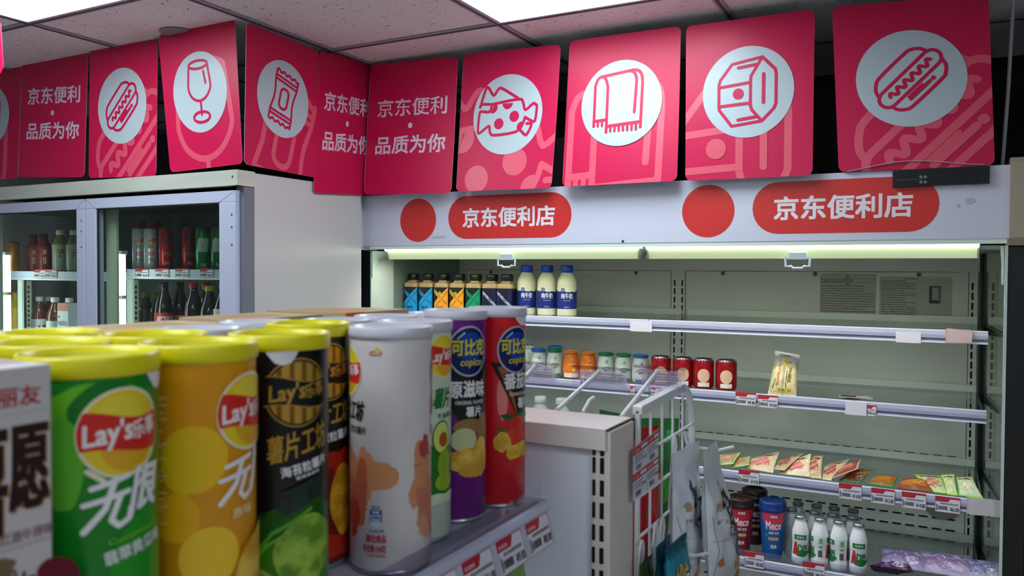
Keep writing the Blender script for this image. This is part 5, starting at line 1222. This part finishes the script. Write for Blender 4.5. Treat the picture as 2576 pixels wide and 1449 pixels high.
A.apply(mb, lambda u, v, z: (-.415+z, .10+u, SZ+v)); B = Art(); B.rect(-.495, .10, -.430, .258, M((150, 110, 132), .4)); B.apply(mb, lambda u, v, z: (u, v, SZ+.224+z)); mb.build('box_body', bx, world=True, bevel=.0012)
# bags on the shelf below
pouch('snack_bag', 'lime green snack bag on the level below the chip cans', 'snack bag', [at(1235, 1560, x=-.425), at(1322, 1560, x=-.425), at(1318, 1398, x=-.43), at(1232, 1412, x=-.43)], None, .012, (110, 160, 40), seed=4)
pouch('snack_bag', 'dark green snack bag behind the lime green one below the chip shelf', 'snack bag', [at(1262, 1560, x=-.44), at(1306, 1560, x=-.44), at(1306, 1310, x=-.445), at(1270, 1330, x=-.445)], None, .008, (40, 84, 34), seed=6)

# ------------------------------------------------------------------ low gondola end standing across, with hooks behind
GY0 = .880; XP = -.3365
ge = thing('hook_gondola', 'white metal gondola with slotted post and flat top beyond the chip cans', 'gondola', (-.6, .92, 0))
cream = M((222, 212, 204), .4, name='cream_post'); pan = M((232, 234, 246), .35, name='grey_white_panel')
xl = at(1489, 1200, y=GY0).x; ztop = 1.3625
mb = MB().box((-.985, GY0+.006, .1), (xl-.001, GY0+.012, ztop-.003), pan); mb.build('back_panel', ge, world=True)
mb = MB().box((-.985, GY0+.085, .1), (XP-.02, GY0+.09, ztop-.003), pan); mb.build('hook_panel', ge, world=True)
mb = MB(); s1 = at(1490, 1200, y=GY0).x, at(1498.5, 1200, y=GY0).x; s2 = at(1509, 1200, y=GY0).x, at(1520, 1200, y=GY0).x
A = Art(1e-5, 1e-4); dkk = M((6, 6, 8), .9)
z = at(1500, 1140, y=GY0).z
A.rr(s1[0], z-.003, s1[1], z+.004, .001, dkk); A.rr(s2[0], z-.003, s2[1], z+.004, .001, dkk)
z = at(1500, 1150, y=GY0).z
pit = (at(1500, 1150, y=GY0).z-at(1500, 1206.6, y=GY0).z); hh = at(1500, 1150, y=GY0).z-at(1500, 1191, y=GY0).z
while z > .3: A.rr(s1[0], z-hh, s1[1], z, .0012, dkk); A.rr(s2[0], z-hh, s2[1], z, .0012, dkk); z -= pit
mb.box((xl, GY0, .0), (XP, GY0+.082, ztop-.002), cream); A.apply(mb, lambda u, v, z: (u, GY0-z, v)); mb.build('slotted_post', ge, world=True, bevel=.0015)
xe = at(1526, 1080, y=GY0).x; mb = MB()
mb.prism([(-.0045, ztop-.024), (-.0015, ztop-.024), (-.0015, ztop-.002), (.086, ztop-.002), (.086, ztop+.001), (-.0045, ztop+.001)], (-.985, GY0, 0), (0,1,0), (0,0,1), (xe+.985, 0, 0), M((226, 214, 212), .3)); mb.build('top_cap', ge, world=True)
mb = MB(); mb.box((xe+.0002, GY0-.003, ztop-.001), (xe+.0022, GY0+.082, ztop+.0006), M((24, 22, 26), .6)); mb.box((XP-.003, GY0+.0825, ztop-.03), (XP+.0004, GY0+.0845, ztop+.001), M((24, 22, 26), .6)); mb.build('gap_shade_strip', ge, world=True)  # black strips stand in for the shaded gaps at cap end and post
mb = MB().box((-.985, GY0, 0), (xl-.002, GY0+.09, .1), pan); mb.build('plinth', ge, world=True)
# pegboard hooks with clear label holders (label side away from us)
for i, (sx, sy, tx, ty, cx0, cx1, yt, lb) in enumerate([(1565, 1046, 1652, 936, 1595, 1724, 922, 'white hook with clear label holder, rightmost of three behind the gondola top'), (1405, 1028, 1505, 937, 1440, 1586, 923, 'white hook with clear label holder, middle of three behind the gondola top'), (1262, 1010, 1345, 922, 1320, 1414, 912, 'white hook with clear label holder, leftmost of three, behind the red chip can')]):
    b = at(sx, sy, y=GY0+.09); tip = at(tx, ty, y=1.125)
    t = thing('display_hook', lb, 'hook', tuple(b), 0, 'hooks with label holders'); mb = MB(); mb.tube([b+(tip-b)*-.02, b+(tip-b)*.5, tip, tip+Vector((0, .002, .003))], .0031, WIREW, n=10); mb.build('hook_wire', t, world=True)
    if i == 2: x0 = tip.x-.040; x1 = tip.x+.038
    else: x0 = at(cx0, 950, y=1.13).x; x1 = at(cx1, 950, y=1.13).x
    zt = at((cx0+cx1)/2, yt, y=1.13).z; mb = MB(); mb.box((x0, 1.129, zt-.034), (x1, 1.1305, zt), PLASTIC); mb.box((x0, 1.126, zt-.003), (x1, 1.133, zt), PLASTIC); h = mb.build('label_holder', t, world=True)
    A = Art(); rd = random.Random(i); tm = M((140, 130, 150), .6)
    for k in range(4):
        x = x0+.02
        while x < x1-.012: q = rd.uniform(.001, .004); A.rect(x, zt-.012-.004*k, x+q, zt-.0102-.004*k, tm); x += q+.001
    A.text(('3.5¥', '6.0¥', '8.0¥')[i], x0+.014, zt-.028, x0+.028, zt-.022, tm, bold=.02)
    mb = MB(); mb.box((x0+.012, 1.1312, zt-.030), (x1-.006, 1.1316, zt-.006), M((232, 226, 238), .5, alpha=.38)); A.apply(mb, lambda u, v, z: (u, 1.1312-z, v)); mb.build('paper_label', h, world=True)
a, b, c_ = at(1466, 1038, y=GY0+.09), at(1482, 1008, y=1.01), at(1494, 1000, y=1.02)
mb = MB().tube([a, a+(b-a)*.9, b, c_], .0026, WIREW, n=8); tag(mb.build('short_hook', world=True, loc=tuple(a)), 'short white bent hook behind the gondola top', 'hook')

# wire grid side panel
gx = XP+.002; YG0, YG1 = .972, 1.225; ZT = 1.377
gp = thing('wire_grid_panel', 'white wire grid panel with rounded top corner behind the slotted post', 'grid panel', (gx, 1.1, 0))
path = [(gx, YG0, .6), (gx, YG0, ZT-.006)]; mb = MB(); mb.box((gx-.003, YG0-.004, 0), (gx+.003, YG0+.004, ZT-.004), WIREW)
mb.prism([(YG0-.004, ZT-.010), (YG0-.004, ZT+.001), (YG1-.06, ZT+.006), (YG1-.06, ZT-.006)], (gx-.006, 0, 0), (0,1,0), (0,0,1), (.012, 0, 0), WIREW); mb.build('frame_bar', gp, world=True, bevel=.0015)
mb = MB(); pts = [(gx, YG1-.065, ZT)]+[(gx, YG1-.06+.06*math.sin(k/8*PI/2), ZT-.07+.07*math.cos(k/8*PI/2)) for k in range(9)]+[(gx, YG1, .3), (gx, YG1, .0)]
mb.tube(pts, .0052, WIREW, n=12); mb.build('curved_post', gp, world=True)
for k, y in enumerate((1.022, 1.072, 1.122, 1.172)): mb = MB().tube([(gx, y, .5), (gx, y, ZT-.006 if y < 1.16 else ZT-.008)], .0019, WIREW, n=8); mb.build('wire', gp, world=True)
z = at(1653, 1117, x=gx).z
for k in range(8): mb = MB().tube([(gx+.0028, YG0, z-.052*k), (gx+.0028, YG1, z-.052*k)], .0021, WIREW, n=8); mb.build('wire', gp, world=True)
# price strip hung on the grid
q = [at(1592, 1262, x=gx+.006), at(1656, 1213, x=gx+.006), at(1656, 1080, x=gx+.006), at(1592, 1130, x=gx+.006)]
fn = quad(*q); mb = MB(); A = Art(3e-5, 1e-4); A.rect(0, 0, 1, 1, TWH)
for r0 in (0, .5):
    A.poly([(0, r0+.36), (1, r0+.36), (1, r0+.5), (0, r0+.5)], TR); A.rect(.28, r0+.40, .52, r0+.46, TWH); A.rect(.80, r0+.40, .98, r0+.46, TWH); A.rect(.02, r0+.40, .22, r0+.45, M((230, 120, 130), .4)); A.rect(.56, r0+.40, .76, r0+.45, M((230, 120, 130), .4))
    for c0 in (0, .52):
        for k in range(3): A.rect(c0+.04, r0+.30-.05*k, c0+.40-.06*k, r0+.32-.05*k, TG)
        for k in range(8): A.rect(c0+.10+.024*k, r0+.05, c0+.112+.024*k, r0+.15, TK)
        A.text('7.00', c0+.30, r0+.18, c0+.46, r0+.24, TK, bold=.02)
    A.rect(.50, r0, .51, r0+.5, TG)
mb.add([fn(0,0,0), fn(1,0,0), fn(1,1,0), fn(0,1,0), fn(0,0,-.002), fn(1,0,-.002), fn(1,1,-.002), fn(0,1,-.002)], [(0,1,2,3), (7,6,5,4), (0,4,5,1), (1,5,6,2), (2,6,7,3), (3,7,4,0)], PLASTIC); A.apply(mb, fn)
tag(mb.build('price_strip', world=True, loc=tuple(q[0])), 'red and white double price strip hanging on the wire grid', 'price tag')
# hooks on the grid and the bags they carry
def ghook(lb, y, z, L, up=.008):
    mb = MB(); mb.tube([(gx+.004, y, z-.03), (gx+.006, y, z), (gx+.012, y, z+.001), (gx+L*.7, y, z), (gx+L, y, z+up)], .0023, WIREW, n=9); mb.tube([(gx+.0052, y-.012, z+.026), (gx+.0075, y-.012, z+.012), (gx+.0075, y, z+.002)], .0022, WIREW, n=8)
    return tag(mb.build('grid_hook', world=True, loc=(gx, y, z)), lb, 'hook', 'hooks on the wire grid')
ghook('white hook high on the grid holding the silver bags', 1.178, at(1728, 1145, x=gx+.02).z, .075)
ghook('white hook low on the grid carrying the cyan bag', 1.075, at(1712, 1376, x=gx+.02).z, .068)
ghook('white hook at the bottom of the photo below the cyan bag', 1.02, at(1650, 1436, x=gx+.02).z, .060)
for k, (px, py, lb) in enumerate([(1695, 1100, 'upper empty white wire loop on the grid beside the curved post'), (1648, 1318, 'empty white wire loop on the grid, right of the low pair'), (1612, 1362, 'empty white wire loop on the grid, lower left of the pair'), (1664, 1305, 'empty white wire loop nearest the silver bags')]):
    p = at(px, py, x=gx+.008); pts = [(gx+.005, p.y-.008, p.z-.10), (gx+.009, p.y-.008, p.z-.012), (gx+.009, p.y-.005, p.z-.002), (gx+.009, p.y, p.z+.001), (gx+.009, p.y+.005, p.z-.002), (gx+.009, p.y+.008, p.z-.012), (gx+.005, p.y+.008, p.z-.07)]
    tag(MB().tube(pts, .0021, WIREW, n=8).build('wire_loop', world=True, loc=tuple(p)), lb, 'hook', 'hooks on the wire grid')
SILV = noisy((216, 220, 230), (238, 240, 246), 14, .25, .05, name='silver_film')
def silver(A):
    A.R = .3; k = M((40, 42, 60), .4); tn = M((176, 150, 120), .4); g2 = M((110, 116, 130), .4)
    A.text('炒货', .40, .54, .92, .72, k, bold=.05, rot=-.4); A.text('坚果', .46, .46, .86, .54, M((120, 70, 50), .4), bold=.03, rot=-.4); A.circ(.28, .66, .07, tn, .03); A.text('农家手工', .18, .56, .40, .585, g2); A.stroke([(.06, .22), (.12, .42), (.04, .62)], .006, g2); A.stroke([(.04, .47), (.5, .45), (.95, .49)], .006, M((190, 192, 204), .4))
    A.blob(.20, .33, .06, .03, M((210, 120, 60), .4), 3, .2); A.blob(.78, .28, .12, .05, M((200, 150, 90), .4), 4, .2); A.poly([(.80, .42), (.96, .47), (.94, .30), (.84, .30)], M((60, 120, 140), .4)); A.blob(.80, .16, .14, .05, M((210, 140, 70), .4), 6, .3); A.stroke([(.56, .52), (.66, .44), (.60, .38), (.74, .34)], .012, M((120, 130, 160), .4))
def hang(nm, lb, x, TLp, TRp, BLp, BRp, art, th, col, dx=0., **kw):
    C = [at(*BLp, x=x+dx), at(*BRp, x=x+dx), at(*TRp, x=x), at(*TLp, x=x)]
    return pouch(nm, lb, 'snack bag', C, art, th, col, **kw)
hang('snack_bag', 'silver snack bag on the high grid hook, left one of two', gx+.0235, (1690,1144), (1759,1108), (1688,1560), (1762,1500), silver, .013, (200, 204, 214), -.0, pm=SILV, crimp=.14, seed=3, wr=.0022, N=20, grp='silver bags on the grid')
hang('snack_bag', 'silver snack bag on the high grid hook, right one leaning outwards', gx+.057, (1768,1140), (1802,1108), (1785,1560), (1872,1500), silver, .014, (200, 204, 214), .006, pm=SILV, crimp=.14, seed=8, wr=.0022, N=20, grp='silver bags on the grid')
def cy_art(A):
    A.R = .3
    for k in range(10): A.stroke([(.1*k, .86), (.1*k+.05, .95), (.1*k+.1, .86)], .02, M((16, 96, 120), .35))
    A.rect(0, .93, 1, 1, M((18, 76, 96), .35)); A.text('UBA', .18, .62, .62, .74, M((226, 170, 70), .35), bold=.06); A.text('ROS', .26, .44, .86, .60, M((226, 236, 240), .35), bold=.06)
hang('snack_bag', 'cyan snack bag with zigzag top edge on the low grid hook', gx+.052, (1672,1384), (1724,1338), (1680,1580), (1742,1540), cy_art, .010, (40, 140, 160), crimp=.08, seed=5)
hang('snack_bag', 'dark teal snack bag just behind the cyan one', gx+.040, (1650,1378), (1685,1342), (1652,1580), (1700,1540), None, .006, (14, 60, 74), crimp=.08, seed=7)
hang('snack_bag', 'small dark green snack bag at the photo bottom left of the cyan bag', gx+.016, (1612,1420), (1640,1392), (1606,1560), (1645,1540), None, .006, (60, 90, 40), crimp=.08, seed=9)
# bags hanging inside, behind the grid
def redbag(A): A.text('香辣', .15, .80, .85, .90, M((230, 190, 180), .35), bold=.03); A.blob(.5, .2, .4, .1, M((120, 40, 20), .3), 3, .3)
C = [at(1590, 1470, y=1.02), at(1652, 1470, y=1.08), at(1655, 1068, y=1.08), at(1592, 1082, y=1.02)]
pouch('snack_bag', 'red snack bag hanging behind the wire grid', 'snack bag', C, redbag, .010, (184, 20, 30), rough=.3, seed=2, crimp=.05, grp='bags behind the grid')
def grbag(A): A.text('开心果', .25, .84, .85, .92, M((60, 170, 90), .35), bold=.03); A.blob(.4, .62, .12, .05, M((196, 110, 40), .35), 4, .3); A.blob(.6, .55, .2, .08, M((50, 150, 40), .35), 6, .3)
C = [at(1655, 1300, y=1.16), at(1700, 1300, y=1.17), at(1708, 1052, y=1.17), at(1612, 1052, y=1.16)]
pouch('snack_bag', 'green snack bag hanging behind the wire grid, right of the red bag', 'snack bag', [at(1612, 1430, y=1.16), at(1706, 1430, y=1.18), C[2], C[3]], grbag, .012, (20, 104, 38), rough=.3, seed=12, crimp=.06, grp='bags behind the grid')
C = [at(1508, 1200, y=1.10), at(1568, 1200, y=1.10), at(1566, 1042, y=1.10), at(1508, 1030, y=1.10)]
pouch('snack_bag', 'dark green snack bag whose serrated top shows over the gondola top', 'snack bag', C, None, .010, (30, 90, 34), rough=.3, seed=13, crimp=.06, grp='bags behind the grid')
